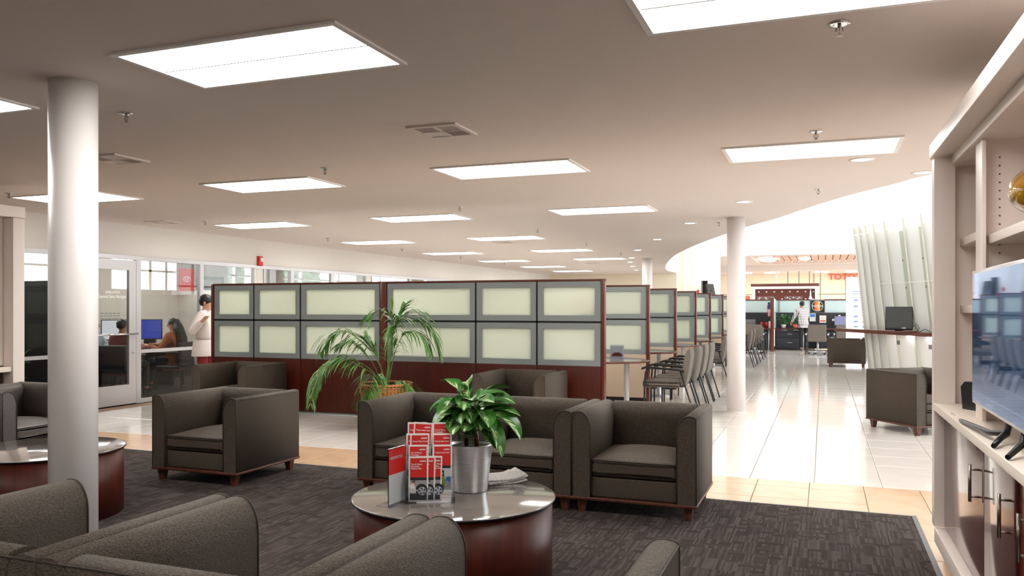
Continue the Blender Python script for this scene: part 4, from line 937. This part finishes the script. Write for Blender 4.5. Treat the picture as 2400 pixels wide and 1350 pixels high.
for x, y, z in ((1.52, 19.55, .70), (2.02, 18.45, .66)): MB().box(x-.03, x+.03, y-.02, y, z-.045, z+.045).build('wall_box', 'edge', kc)
us = MB()
for i in range(3, len(fins)-1):
    (x0, y0), (x1, y1) = fins[i], fins[i+1]; us.add([(x0+.30, y0, .83), (x1+.30, y1, .83), (x1+.36, y1, .83), (x0+.36, y0, .83), (x0+.30, y0, .86), (x1+.30, y1, .86), (x1+.36, y1, .86), (x0+.36, y0, .86)], [(3, 2, 1, 0), (4, 5, 6, 7), (0, 1, 5, 4), (2, 3, 7, 6)])
us.build('under_counter_lamp', 'strip', kc)
lt = MB(); lt.tube([(1.2, 20.35, 2.0), (2.6, 17.3, 2.0)], .008); lt.build('reflection_streak', 'paper', kc)  # thin white tube drawn as a reflected streak of light across the fins
mo = thing('monitor', 'large dark touch-screen monitor standing on the wood counter', 'monitor', (1.50, 19.2, .941), R(-10))
TT = Matrix.Rotation(R(-14), 4, 'X')
MB().rbox(-.27, .27, -.03, .06, .05, .55, .012, T=TT).build('casing', 'black', mo); MB().box(-.245, .245, -.033, -.0305, .09, .52, T=TT).build('screen', 'offscreen', mo)
MB().rbox(-.30, .34, -.16, .2, 0, .025, .01).build('stand_plate', 'trimwood', mo); MB().rbox(-.08, .08, .0, .12, .026, .14, .01).build('stand_neck', 'black', mo); MB().box(.06, .14, -.0345, -.0332, .07, .085, T=TT).build('sticker', 'paper', mo)
cb = MB(); cb.tube(smooth([(.22, .1, .03), (.30, .05, .14), (.36, 0, .05), (.40, .03, .005), (.5, 0, .06), (.62, -.05, .004)], 5), .006, 6); cb.tube(smooth([(.2, .1, .05), (.3, .1, .18), (.38, .1, .1), (.34, .1, .004)], 5), .005, 6); cb.build('cables', 'black', mo)
ca = MB().tube([(2.04, 18.40, .63), (2.16, 18.16, .3), (2.3, 17.95, .02)], .006, 6).build('power_cord', 'edge'); tag(ca, 'thin cord hanging below the counter socket', 'cord')

# ---------------------------------------------------------------- far sales desks
fw_ = thing('partition', 'wide dark far partition with a pale glass strip behind the person in plaid', 'partition', (0, 30.7, 0))
MB().box(-4.2, 1.25, -.03, .03, .02, 1.28).build('lower_panel', 'dark', fw_); MB().box(-4.2, 1.25, -.012, .012, 1.30, 1.72).build('glass_strip', 'frostb', fw_); MB().box(-4.2, 1.25, -.03, .03, 1.7205, 1.76).build('top_rail', 'trimwood', fw_)
f = MB()
for x in (-2.9, -1.52, .78): f.box(x, x+.05, -.035, .035, 1.28, 1.7202)
f.box(-4.2, 1.25, -.03, .03, 1.2805, 1.30); f.build('frame', 'pmetal', fw_)
fp_ = thing('partition', 'far wing partition ending in a cherry post toward the aisle', 'partition', (-1.60, 28.57, 0))
MB().rbox(-.055, .055, -.06, 0, 0, 1.80, .006).build('post', 'trimwood', fp_); MB().box(-.02, .02, 0.001, 2.08, .12, .72).build('base_panel', 'white_wall', fp_); MB().box(-.025, .025, .001, 2.08, 0, .118).build('kick_plate', 'dark', fp_)
MB().box(-.01, .01, .001, 2.08, .74, 1.27).build('lower_glass', 'frostb', fp_); MB().box(-.01, .01, .001, 2.08, 1.30, 1.76).build('upper_glass', 'frostb', fp_); MB().box(-.02, .02, .001, 2.08, 1.272, 1.299).build('rail', 'pmetal', fp_)
fc = thing('drawer_cabinet', 'black drawer cabinet under the plants beside the person in plaid', 'cabinet', (-1.18, 30.22, 0))
MB().rbox(-.38, .38, -.34, .3, .02, .72, .004).build('body', 'dark', fc); MB().rbox(-.385, .40, -.36, .3, .722, .75, .004).build('worktop', 'trimwood', fc)
for x0, x1, z0, z1 in ((-.37, .02, .62, .70), (.03, .37, .62, .70), (-.37, .37, .42, .605), (-.37, .37, .04, .405)):
    dd = MB().rbox(x0, x1, -.355, -.341, z0, z1, .003).build('drawer', 'dark', fc); cx_ = (x0+x1)/2+.08; MB().tube([(cx_-.08, -.37, (z0+z1)/2+.03), (cx_+.08, -.37, (z0+z1)/2+.03)], .008).build('handle', 'chrome', dd)
dsk = thing('desk', 'cherry-topped desk beside the person in the plaid shirt', 'desk', (.15, 29.9, 0)); MB().rbox(-.9, 1.0, -.4, .75, .72, .75, .004).build('desk_top', 'trimwood', dsk); MB().box(-.3, .9, .3, .34, .05, .715).build('modesty_panel', 'dark', dsk)
for x in (-.8, .9): MB().tube([(x, -.3, 0), (x, -.3, .718)], .03).build('leg', 'alu', dsk)
dsk = thing('desk', 'cherry-topped desk at the far left behind the grey office chair', 'desk', (-2.5, 29.6, 0)); MB().rbox(-1.0, .83, -.4, 1.0, .72, .75, .004).build('desk_top', 'trimwood', dsk); MB().box(-.6, .8, .0, .04, .05, .715).build('modesty_panel', 'dark', dsk)
for x in (-.9, .75): MB().tube([(x, -.3, 0), (x, -.3, .718)], .03).build('leg', 'alu', dsk)
def task(x, y, rz, lab):
    t = thing('task_chair', lab, 'chair', (x, y, 0), R(rz), 'grey office chairs at the far desks')
    MB().rbox(-.25, .25, -.24, .24, .42, .50, .03, 3).build('seat', 'guest', t); MB().rbox(-.27, .27, .2, .27, .40, .93, .03, 3).build('backrest', 'guest', t)
    for s in (-1, 1):
        a = MB(); a.rbox(s*.32-.03, s*.32+.03, -.2, .22, .64, .68, .01); a.build('armrest', 'black', t); MB().tube([(s*.32, .15, .66), (s*.32, .2, .3), (s*.34, .24, 0)], .014).build('leg', 'blackm', t); MB().tube([(s*.32, -.17, .66), (s*.33, -.2, 0)], .014).build('leg', 'blackm', t)
        MB().ball((s*.32, .24, .63), .03).build('arm_joint', 'chrome', t)
    MB().tube([(0, 0, .08), (0, 0, .42)], .03).build('gas_lift', 'alu', t)
    for k_ in range(5):
        a = k_*2*PI/5; MB().tube([(0, 0, .1), (.26*math.cos(a), .26*math.sin(a), .07)], .018).build('base_arm', 'alu', t); MB().ball((.26*math.cos(a), .26*math.sin(a), .032), .03, 10, 6).build('caster', 'black', t)
task(-.17, 27.3, 176, 'grey office chair seen from behind next to the person in plaid')
task(.62, 27.7, 184, 'grey office chair partly hidden behind the distant armchair')
task(-2.05, 27.0, 172, 'grey office chair at the left far desk near the white column')
po = thing('poster', 'dark square poster reading in a striped circle on the far partition', 'poster', (-.20, 30.66, 1.30)); po['label'] = 'dark square poster with a striped orange circle on the far partition'
MB().box(-.24, .24, -.012, 0, 0, .44).build('sheet', 'tyre', po); MB().lathe([(.001, 0), (.185, 0)], n=40, cap=False).build('white_disc', 'paper', po, (0, -.014, .22), (R(90), 0, 0)); MB().lathe([(.001, 0), (.172, 0)], n=40, cap=False).build('dark_disc', 'tyre', po, (0, -.016, .22), (R(90), 0, 0))
M['orange'] = mat('orange_print', (236, 150, 70), .5); M['coral'] = mat('coral_print', (232, 100, 80), .5); M['yellow'] = mat('yellow_print', (240, 200, 110), .5)
for x0, m_n in ((-.09, 'coral'), (-.03, 'orange'), (.03, 'yellow')): MB().box(x0, x0+.055, -.019, -.0175, .06, .38).build('stripe', m_n, po)
text('lettering', 'TOYOTA', .105, 'paper', po, (0, -.0215, .18), (R(90), 0, 0), .0008, 'CENTER', .82)
MB().box(-.245, .245, -.02, -.0125, .43, .445).build('edge_strip', 'paper', po)
for x, z, w_, h_, m_n, lb_ in ((-.36, .98, .2, .28, 'bluep', 'blue and white notice hanging below the striped poster'), (-.02, .93, .22, .26, 'paper', 'white notice with a small red mark below the striped poster'), (.32, 1.0, .08, .07, 'paper', 'small white card on the dark far panel'), (.52, 1.12, .07, .09, 'yellow', 'small cream note on the dark far panel')):
    o = thing('notice', lb_, 'notice', (x, 30.655, z)); MB().box(-w_/2, w_/2, -.01, 0, 0, h_).build('sheet', 'paper', o)
    if h_ > .2: MB().box(-w_/2+.02, w_/2-.02, -.013, -.0105, h_*.55 if m_n == 'bluep' else h_*.2, h_*.92 if m_n == 'bluep' else h_*.35).build('print', m_n if m_n == 'bluep' else 'coral', o)
cmn = thing('monitor', 'lavender-lit computer monitor on the far right desk', 'monitor', (.55, 30.2, .751)); MB().rbox(-.2, .2, 0, .04, .1, .42, .006).build('casing', 'edge', cmn); MB().box(-.185, .185, -.002, -.0005, .115, .4).build('screen', 'lavscr', cmn); MB().rbox(-.1, .1, -.05, .12, 0, .099, .006).build('stand', 'black', cmn)
cmn = thing('monitor', 'grey computer monitor on the left far desk beside the column', 'monitor', (-2.5, 29.6, .751)); MB().rbox(-.28, .28, 0, .05, .08, .30, .006).build('casing', 'edge', cmn); MB().rbox(-.1, .1, -.05, .12, 0, .079, .006).build('stand', 'black', cmn)
for i, x in enumerate((-2.02, -1.86)):
    cu_ = thing('cup', ('left' if i == 0 else 'right')+' one of the two red cups on the far left desk', 'cup', (x, 29.9, .751)); MB().lathe([(.03, 0), (.045, .07), (.05, .08), (.05, .2), (.001, .205)], n=20).build('cup', 'red', cu_)
bx_ = thing('paper_stack', 'upright white card on the far left desk', 'card', (-1.74, 29.8, .751)); MB().box(-.05, .05, -.01, .01, 0, .24).build('card', 'paper', bx_)
flg = thing('flag', 'small striped flag hanging by the far cherry post', 'flag', (-1.66, 29.3, .751)); MB().tube([(0, 0, 0), (-.02, 0, 1.0)], .008).build('pole', 'alu', flg)
for k_ in range(7):
    MB().prism([(-.03-.018*k_, .92-.02*k_-.0), (-.045-.018*k_, .9-.02*k_), (-.045-.018*k_+.03, .45-.01*k_), (-.03-.018*k_+.03, .43)], 'y', -.02-.004*k_, -.016-.004*k_).build('stripe', 'red' if k_ % 2 == 0 else 'paper', flg)
MB().box(-.13, -.02, -.05, -.045, .66, .9).build('canton', mat('flag_blue', (60, 66, 110), .7), flg)
# plants on the cabinet by the man
random.seed(11)
for (x, lb_, n_l, s_) in ((-1.30, 'bushy green plant on the black drawer cabinet', 46, 1.0), (-.92, 'small green plant in a terracotta pot by the hands of the person in plaid', 26, .75)):
    t = thing('potted_plant', lb_, 'plant', (x, 29.98, .751)); MB().lathe([(.001, 0), (.06, 0), (.085, .13), (.075, .13), (.001, .12)], n=20).build('pot', 'coral' if s_ < 1 else 'paper', t)
    for i in range(n_l):
        a = random.uniform(0, 2*PI); r = random.uniform(0, .2*s_); leaf('leaf', t, (r*math.cos(a), r*.5*math.sin(a), .1+random.uniform(0, .30)*s_), a, R(random.uniform(0, 80)), random.uniform(.10, .17)*s_, .075*s_, 1.2, 'green')
# things standing on top of the far partition
for x, lb_ in ((-1.95, 'left one of two clear glass blocks on top of the far partition'), (-1.0, 'right one of two clear glass blocks on top of the far partition')):
    o = thing('glass_block', lb_, 'ornament', (x, 30.7, 1.7605)); MB().rbox(-.3, .3, -.03, .03, 0, .11, .004).build('block', 'acrylic', o)
    for s in (-.2, 0, .2): MB().ball((s, 0, .055), .03, 10, 6).build('clasp', 'chrome', o)
o = thing('tower_ornament', 'slender white pointed ornament on the far partition', 'ornament', (-.43, 30.7, 1.7605)); MB().lathe([(.07, 0), (.06, .03), (.03, .12), (.018, .3), (.012, .34), (.001, .36)], n=16).build('tower', 'paper', o); MB().lathe([(.015, .295), (.02, .31), (.015, .325)], n=12).build('band', 'black', o)
# cherry niche unit
nu = thing('display_wall', 'cherry niche unit in a white frame rising behind the far partition', 'cabinet', (-1.68, 40, 0))
MB().rbox(-1.50, 1.50, -.35, .35, 2.46, 2.58, .005).build('cap', 'trimwood', nu)
for x in (-1.44, 1.32): MB().box(x, x+.12, -.3, .3, 0, 2.34).build('side_frame', 'white_wall', nu)
MB().box(-1.44, 1.44, -.3, .3, 2.34, 2.455).build('head_frame', 'white_wall', nu); MB().box(-1.319, 1.319, -.05, .25, 0, 2.338).build('back_panel', 'trimwood', nu)
sm = MB().lathe([(.001, .008), (.03, .006), (.035, 0)], n=16, cap=False).mesh('stud', 'chrome')
for r_ in range(4):
    for k_ in range(8): link('stud', sm, nu, (-1.16+k_*.345, -.051, 2.21-r_*.34), (R(90), 0, 0))
o = thing('sign', 'small coral sign on a post left of the cherry niche', 'sign', (-3.45, 40.0, 0)); MB().rbox(-.2, .2, -.02, .02, 1.72, 2.02, .003).build('sign_plate', 'coral', o); MB().box(-.02, .02, -.015, .015, 0, 1.72).build('post', 'alu', o)
# glazed frames above the niche and sign letters on the far wall
gf = thing('window_40', 'x', 'window', (0, 50.5, 0)); del gf['label']; del gf['category']; gf['kind'] = 'structure'
f = MB(); f.box(-2.65, -2.5, -.05, .05, 0, 3.66); f.build('post', 'white_wall', gf); f = MB()
for x in (-1.98, -1.37, -.79, -.19): f.box(x, x+.05, -.04, .04, 0, 3.6)
f.build('mullion', 'pmetal', gf); MB().box(-2.5, 0, -.05, .05, 3.602, 3.66).build('head_rail', 'white_wall', gf)
sg = thing('wall_sign', 'coral lettering sign on the far cream wall', 'sign', (.30, 55.9, 3.27)); text('lettering', 'TOYOTA', .50, 'coral', sg, (0, 0, 0), (R(90), 0, 0), .02, 'LEFT', 1.12, .025)
for (x, y, lb_) in ((-2.7, 44, 'left round ring light set in the slatted wooden ceiling'), (-.9, 44, 'right stacked spot light set in the slatted wooden ceiling')):
    o = thing('ceiling_lamp', lb_, 'lamp', (x, y, 3.978)); MB().lathe([(.001, -.06), (.42 if x < -2 else .22, -.06), (.45 if x < -2 else .25, -.001)], n=32, cap=False, sy=4.0).build('lamp', 'down', o)
for i, (x, y) in enumerate(((-3.0, 53), (-.1, 53), (1.7, 53), (-4.6, 53))):
    o = thing('ceiling_light', '%s oval light in the lowest far ceiling' % ['left', 'middle', 'right', 'leftmost'][i], 'ceiling light', (x, y, 3.655), 0, 'oval lights far away'); MB().lathe([(.001, -.02), (.40, -.02), (.42, -.001)], n=32, cap=False, sy=2).build('lamp', 'down', o)
# roll-up banner behind the counter
rb = thing('rollup_banner', 'tall white roll-up banner with small blue car pictures', 'banner', (.98, 26, 0))
MB().box(-.36, .44, 0, .01, .08, 2.36).build('sheet', 'banner', rb); MB().rbox(-.38, .46, -.06, .08, 0, .079, .01).build('foot', 'alu', rb)
M['bluegrey'] = mat('bluegrey_print', (140, 150, 200), .5)
for z, w_ in ((1.93, .3), (1.86, .26), (1.75, .4), (1.30, .4)): MB().box(-.18, -.18+w_, -.003, -.0005, z, z+.02 if w_ < .39 else z+.008).build('text_line', 'bluegrey', rb)
for k_, (x, z) in enumerate(((-.16, 1.66), (.06, 1.66), (-.16, 1.48), (.06, 1.48), (-.16, 1.18), (.08, 1.18), (-.16, 1.03), (.08, 1.03), (-.16, .88), (.08, .88))):
    MB().prism([(x, z), (x+.13, z), (x+.125, z+.03), (x+.095, z+.05), (x+.04, z+.05), (x+.01, z+.028)], 'y', -.004, -.0008).build('car_print', 'redfab' if k_ in (5,) else 'bluep' if k_ in (7, 9) else 'bluegrey', rb)
MB().prism([(.02, 2.02), (.02, 2.1), (.10, 2.12), (.10, 2.0)], 'y', -.004, -.0008).build('red_mark', 'coral', rb)
mt = thing('television', 'small black wall television on the white pillar beyond the partitions', 'television', (-4.45, 35.66, 1.95), R(68)); MB().rbox(-.3, .3, 0, .06, 0, .55, .01, T=Matrix.Rotation(R(-12), 4, 'X')).build('casing', 'black', mt); MB().tube([(0, .05, .25), (.24, .12, .25)], .03).build('bracket', 'blackm', mt)
es_ = thing('fire_alarm', 'tiny red alarm on the white pillar beside the doorway', 'alarm', (-5.1, 35.99, 2.1)); MB().rbox(-.04, .04, -.05, 0, 0, .14, .008).build('housing', 'red', es_)

# ---------------------------------------------------------------- people
def skin_mesh(name, J, E, m, parent, sub=2, scale=1.0):
    ids = {k_: i for i, k_ in enumerate(J)}; me = bpy.data.meshes.new(name); me.from_pydata([J[k_][:3] for k_ in J], [(ids[a], ids[b]) for a, b in E], [])
    me.materials.append(M[m]); o = link(name, me, parent); md = o.modifiers.new('skin', 'SKIN'); md.use_smooth_shade = True
    for i, k_ in enumerate(J):
        r = J[k_][3]; r = r if isinstance(r, tuple) else (r, r); me.skin_vertices[0].data[i].radius = r
    me.skin_vertices[0].data[0].use_root = True
    s = o.modifiers.new('sub', 'SUBSURF'); s.levels = s.render_levels = sub
    return o
def add_hand(J, E, tag_, wrist, d, up, r=.0085, curl=.5):
    d = Vector(d).normalized(); up = Vector(up).normalized(); sd = d.cross(up).normalized(); w_ = Vector(J[wrist][:3])
    pc = w_+d*.05; J[tag_+'palm'] = (*pc, (.032, .018)); E.append((wrist, tag_+'palm'))
    for i, (off, L) in enumerate(((-.027, .066), (-.009, .078), (.009, .074), (.026, .058))):
        a = pc+d*.04+sd*off; b = a+d*L*.5-up*L*.12*curl*2; c = b+d*L*.35-up*L*.5*curl; 
        for k_, q in (('a', a), ('b', b), ('c', c)): J['%sf%d%s' % (tag_, i, k_)] = (*q, r*(1 if k_ != 'c' else .8))
        E += [(tag_+'palm', '%sf%da' % (tag_, i)), ('%sf%da' % (tag_, i), '%sf%db' % (tag_, i)), ('%sf%db' % (tag_, i), '%sf%dc' % (tag_, i))]
    a = pc-sd*.04+d*.0; b = a-sd*.012+d*.035-up*.01; J[tag_+'ta'] = (*a, r*1.15); J[tag_+'tb'] = (*b, r); E += [(tag_+'palm', tag_+'ta'), (tag_+'ta', tag_+'tb')]
def person(name, lab, loc, rz, J, cloth, hairs, lift=0, face=True):
    """J: joint dict; cloth: list of (name, material, joint names with radii, edges)"""
    t = thing(name, lab, 'person', loc, R(rz)); E = [('pelvis', 'spine'), ('spine', 'chest'), ('chest', 'neck'), ('neck', 'jaw'), ('jaw', 'skull'), ('skull', 'crown')]
    for s in 'LR':
        E += [('chest', 'sh'+s), ('sh'+s, 'el'+s), ('el'+s, 'wr'+s), ('pelvis', 'hip'+s), ('hip'+s, 'kn'+s), ('kn'+s, 'an'+s), ('an'+s, 'toe'+s)]
    J2 = dict(J)
    for s in 'LR':
        a, b = Vector(J['el'+s][:3]), Vector(J['wr'+s][:3]); d = b-a; add_hand(J2, E, 'h'+s, 'wr'+s, d, (0, 0, 1) if abs(d.normalized().z) < .8 else (0, -1, 0) , curl=.6)
    skin_mesh('body', J2, E, J.get('_m', 'skin') if False else name_skin.get(lab, 'skin'), t)
    for nm, m, verts, edges in cloth: skin_mesh(nm, {k_: (*J[k_][:3], r) if (k_ in J and k_ != 'hemx') else r for k_, r in verts.items()}, edges, m, t)
    for nm, mb in hairs: mb.build(nm, 'hair', t)
    if face:
        sx_, sy_, sz_ = J['skull'][:3]; fy = sy_-.085; e = MB()
        for s in (-1, 1): e.ball((sx_+s*.032, fy, sz_-.005), .009, 8, 6)
        e.build('eyes', 'black', t); MB().ball((sx_, fy-.012, sz_-.035), (.012, .018, .02), 8, 6).build('nose', name_skin.get(lab, 'skin'), t); MB().ball((sx_, fy+.0, sz_-.07), (.022, .008, .006), 8, 6).build('mouth', 'coral', t)
        for s in (-1, 1): MB().ball((sx_+s*.078, sy_+.005, sz_-.02), (.01, .018, .03), 8, 6).build('ear', name_skin.get(lab, 'skin'), t)
    return t
name_skin = {}
def stand(H=1.72, **kw):
    k_ = H/1.72; J = dict(pelvis=(0, 0, .95, (.13, .09)), spine=(0, 0, 1.12, (.12, .08)), chest=(0, -.012, 1.32, (.135, .08)), neck=(0, .01, 1.475, .052), jaw=(0, -.02, 1.55, (.058, .066)), skull=(0, -.005, 1.625, (.072, .088)), crown=(0, 0, 1.685, (.05, .06)),
        shL=(-.17, -.008, 1.395, .052), elL=(-.24, .03, 1.13, .042), wrL=(-.25, -.06, .89, .028), shR=(.17, -.008, 1.395, .052), elR=(.24, .03, 1.13, .042), wrR=(.25, -.06, .89, .028),
        hipL=(-.095, 0, .88, .088), knL=(-.10, -.02, .50, .058), anL=(-.10, .02, .09, .038), toeL=(-.11, -.13, .035, .032), hipR=(.095, 0, .88, .088), knR=(.10, -.02, .50, .058), anR=(.10, .02, .09, .038), toeR=(.11, -.13, .035, .032))
    J.update(kw); return {a: (b[0]*k_, b[1]*k_, b[2]*k_, b[3]) for a, b in J.items()}
def sit(**kw):
    J = stand(); up = {a: (b[0], b[1], b[2]-.46, b[3]) for a, b in J.items() if a in ('pelvis', 'spine', 'chest', 'neck', 'jaw', 'skull', 'crown', 'shL', 'shR', 'elL', 'elR', 'wrL', 'wrR')}
    J.update(up)
    for s, x in (('L', -.1), ('R', .1)): J['hip'+s] = (x, -.04, .50, .085); J['kn'+s] = (x*1.2, -.46, .50, .058); J['an'+s] = (x*1.2, -.46, .09, .038); J['toe'+s] = (x*1.2, -.60, .035, .032)
    J.update(kw); return J
def shirt(J, ex=.014, low=None, arms=True):
    v = {'pelvis': (.185, .132), 'spine': (.17, .128), 'chest': (.185, .135), 'neck': .05}
    e = [('pelvis', 'spine'), ('spine', 'chest'), ('chest', 'neck')]
    v['neck'] = .066; px_, py_, pz_ = J['pelvis'][:3]; v['hemx'] = (px_, py_, pz_-.05, (.18, .13)); e.append(('pelvis', 'hemx'))
    if arms:
        for s in 'LR': v['sh'+s] = .09; v['el'+s] = .06; v['wr'+s] = .043; e += [('chest', 'sh'+s), ('sh'+s, 'el'+s), ('el'+s, 'wr'+s)]
    return v, e
def trousers(J):
    v = {'pelvis': (.12, .085)}; e = []
    for s in 'LR': v['hip'+s] = .105; v['kn'+s] = .075; v['an'+s] = .055; e += [('pelvis', 'hip'+s), ('hip'+s, 'kn'+s), ('kn'+s, 'an'+s)]
    return v, e
def shoes(J, s): return {'an'+s: .045, 'toe'+s: .04}, [('an'+s, 'toe'+s)]
def dress(J, top, bot, arms=True):
    a = shirt(J, arms=arms); b = trousers(J); return [('shirt', top, *a), ('trousers', bot, *b), ('shoe', 'black', *shoes(J, 'L')), ('shoe', 'black', *shoes(J, 'R'))]
def cap_hair(J, r=(.083, .098, .085), dy=.018, dz=.025):
    x, y, z = J['skull'][:3]; m = MB(); m.ball((x, y+dy, z+dz), r, 20, 12)
    m.ball((x, y+dy+.02, z-.01), (.07, .075, .06), 16, 10); return m
# man in the plaid shirt
J = stand(1.70, spine=(0, -.05, 1.12, (.135, .095)), chest=(0, -.11, 1.31, (.155, .10)), neck=(0, -.14, 1.46, .052), jaw=(-.02, -.18, 1.53, (.058, .066)), skull=(-.02, -.17, 1.605, (.072, .088)), crown=(-.02, -.15, 1.665, (.05, .06)),
    shL=(-.175, -.10, 1.39, .062), elL=(-.27, -.22, 1.16, .042), wrL=(-.26, -.42, .97, .028), shR=(.175, -.10, 1.39, .062), elR=(.26, -.2, 1.14, .042), wrR=(.2, -.42, .98, .028))
lab = 'person in a plaid shirt and black trousers bending over the far plants'
person('person', lab, (-.62, 29.35, 0), 212, J, dress(J, 'plaid', 'blackcloth'), [('hair', cap_hair(J))])
# person in the white tunic leaning round the long partition
J = stand(1.66, shL=(-.16, -.02, 1.38, .06), elL=(-.33, .08, 1.12, .042), wrL=(-.44, -.13, 1.31, .028), elR=(.26, -.05, 1.16, .042), wrR=(.22, -.2, 1.0, .028), neck=(0, -.02, 1.46, .052), jaw=(0, -.05, 1.53, (.058, .066)), skull=(0, -.04, 1.6, (.072, .088)), crown=(0, -.03, 1.66, (.05, .06)))
lab = 'person in a white tunic and red trousers at the left end of the cherry partition'; name_skin[lab] = 'skin2'
tv_, te_ = shirt(J); J['hem'] = (0, .0, .70, 0); tv_['pelvis'] = (.165, .13); tv_.pop('hemx'); te_.remove(('pelvis', 'hemx'))
ht = cap_hair(J, (.09, .10, .09))
cl = [('tunic', 'white_cloth', tv_, te_), ('trousers', 'redfab', {'pelvis': (.12, .09), **{k_: v_ for k_, v_ in trousers(J)[0].items() if k_ != 'pelvis'}, 'hipL': .088, 'hipR': .088}, trousers(J)[1]), ('shoe', 'black', *shoes(J, 'L')), ('shoe', 'black', *shoes(J, 'R'))]
pw = person('person', lab, (-8.66, 9.75, 0), 112, J, cl, [('hair', ht)])
sk = MB(); sk.lathe([(.178, .98), (.188, .92), (.20, .84), (.215, .74), (.212, .735), (.19, .86)], n=36, sy=.82, cap=False); sk.build('tunic_skirt', 'white_cloth', pw)
# seated people in the office
J = sit(elL=(-.26, -.14, .70, .042), wrL=(-.16, -.38, .78, .028), elR=(.26, -.12, .70, .042), wrR=(.16, -.38, .78, .028))
lab = 'person with long dark hair seated in the office behind the tall glass'; name_skin[lab] = 'skin'
hh = cap_hair(J, (.09, .105, .09)); x, y, z = J['skull'][:3]
hh.tube([(x, y+.05, z+.02), (x, y+.10, z-.1), (x, y+.14, z-.26), (x, y+.17, z-.42), (x, y+.18, z-.5)], [.085, .095, .11, .10, .03], 16)
person('person', lab, (-10.95, 11.55, 0), -72, J, dress(J, 'orange_cloth', 'denim', True), [('hair', hh)])
J = sit(elL=(-.27, -.10, .70, .042), wrL=(-.2, -.34, .79, .028), elR=(.27, -.1, .70, .042), wrR=(.2, -.34, .79, .028))
lab = 'person in a maroon top seated with their back to the glass door'
person('person', lab, (-10.95, 10.4, 0), 190, J, dress(J, 'maroon', 'blackcloth'), [('hair', cap_hair(J, (.08, .094, .08)))])
J = sit(elL=(-.25, -.16, .72, .042), wrL=(-.12, -.40, .80, .028), elR=(.25, -.16, .72, .042), wrR=(.12, -.40, .80, .028))
lab = 'person in pale blue shirt with forearms on the desk behind the glass door'
person('person', lab, (-12.1, 10.85, 0), 115, J, dress(J, 'shirt_blue', 'blackcloth'), [('hair', cap_hair(J))])
cr_ = thing('credenza', 'added low black credenza along the back wall of the office', 'cabinet', (XE+.32, 11.3, 0)); MB().rbox(-.3, .3, -2.6, 2.6, 0, .70, .006).build('body', 'black', cr_)  # black filler added so the office looks dark through the lower glass
for k_ in range(5): MB().rbox(.3005, .315, -2.58+k_*1.04, -1.56+k_*1.04, .05, .67, .004).build('door', 'black', cr_)
for y_, lb_ in ((10.2, 'unseen rectangular light added to the office ceiling above the seated people'), (12.8, 'unseen rectangular light added to the office ceiling near the low divider')):  # lights out of view, added to brighten the office
    o = copy_tree([q_ for q_ in C.objects if q_.name == 'ceiling_light'][0]); o.location = (-11.7, y_, ZC-.0005); o['label'] = lb_; o['group'] = 'unseen lights added to the office ceiling'
od = thing('desk', 'dark desk between the seated people in the office', 'desk', (-11.75, 11.6, 0)); MB().rbox(-.6, .5, -.6, .65, .70, .735, .004).build('desk_top', 'dark', od)
MB().box(-.55, .45, .3, .33, .02, .695).build('modesty_panel', 'black', od)
for x in (-.55, .45):
    for y in (-.5, .55): MB().tube([(x, y, 0), (x, y, .7)], .03).build('leg', 'blackm', od)
def off_chair(x, y, rz, lab):
    t = thing('office_chair', lab, 'chair', (x, y, 0), R(rz), 'dark chairs in the glass office')
    MB().rbox(-.26, .26, -.25, .22, .37, .43, .02).build('seat', 'dark', t); MB().rbox(-.27, .27, .17, .24, .40, .84, .03, 3).build('backrest', 'dark', t)
    for s in (-1, 1):
        MB().tube([(s*.29, -.2, 0), (s*.29, -.2, .62), (s*.29, .2, .66), (s*.29, .26, 0)], .012).build('leg', 'blackm', t); MB().rbox(s*.29-.025, s*.29+.025, -.22, .2, .655, .68, .006).build('armrest', 'edge', t)
off_chair(-10.92, 11.55, -72, 'dark office chair under the person with long hair'); off_chair(-10.95, 10.37, 190, 'dark office chair under the person in maroon'); off_chair(-12.1, 10.85, 115, 'dark office chair under the person in the pale blue shirt')
for x, y, rz, sc_, lb_ in ((-11.95, 12.0, 10, 'screen_blue', 'blue-lit monitor on the office desk facing the lounge'), (-12.25, 11.45, 20, 'screen_pale', 'pale-lit monitor behind the person in maroon')):
    o = thing('monitor', lb_, 'monitor', (x, y, .7365), R(rz+25)); MB().rbox(-.22, .22, 0, .04, .12, .50, .008).build('casing', 'black', o); MB().box(-.205, .205, -.002, -.0005, .135, .485).build('screen', sc_, o); MB().rbox(-.1, .1, -.04, .12, 0, .119, .006).build('stand', 'black', o)
nb = thing('notice_paper', 'handwritten white sheets pinned on the low office wall', 'paper', (XE+.002, 12.35, .86)); MB().box(0, .003, -.35, .35, 0, .55).build('sheet', 'wall', nb)
sc_m = MB(); random.seed(3)
for r_ in range(9):
    y = -.26
    while y < .2: l_ = random.uniform(.03, .09); sc_m.box(.0032, .004, y, y+l_, .06+r_*.052, .075+r_*.052); y += l_+.02
sc_m.build('handwriting', 'pmetal', nb)
post = MB().box(-.05, .05, -.03, .03, 0, 1.84).build('coat_panel', 'redfab', None, (-12.6, 9.35, 0)); tag(post, 'dark red upright panel at the left side of the glass door', 'panel')
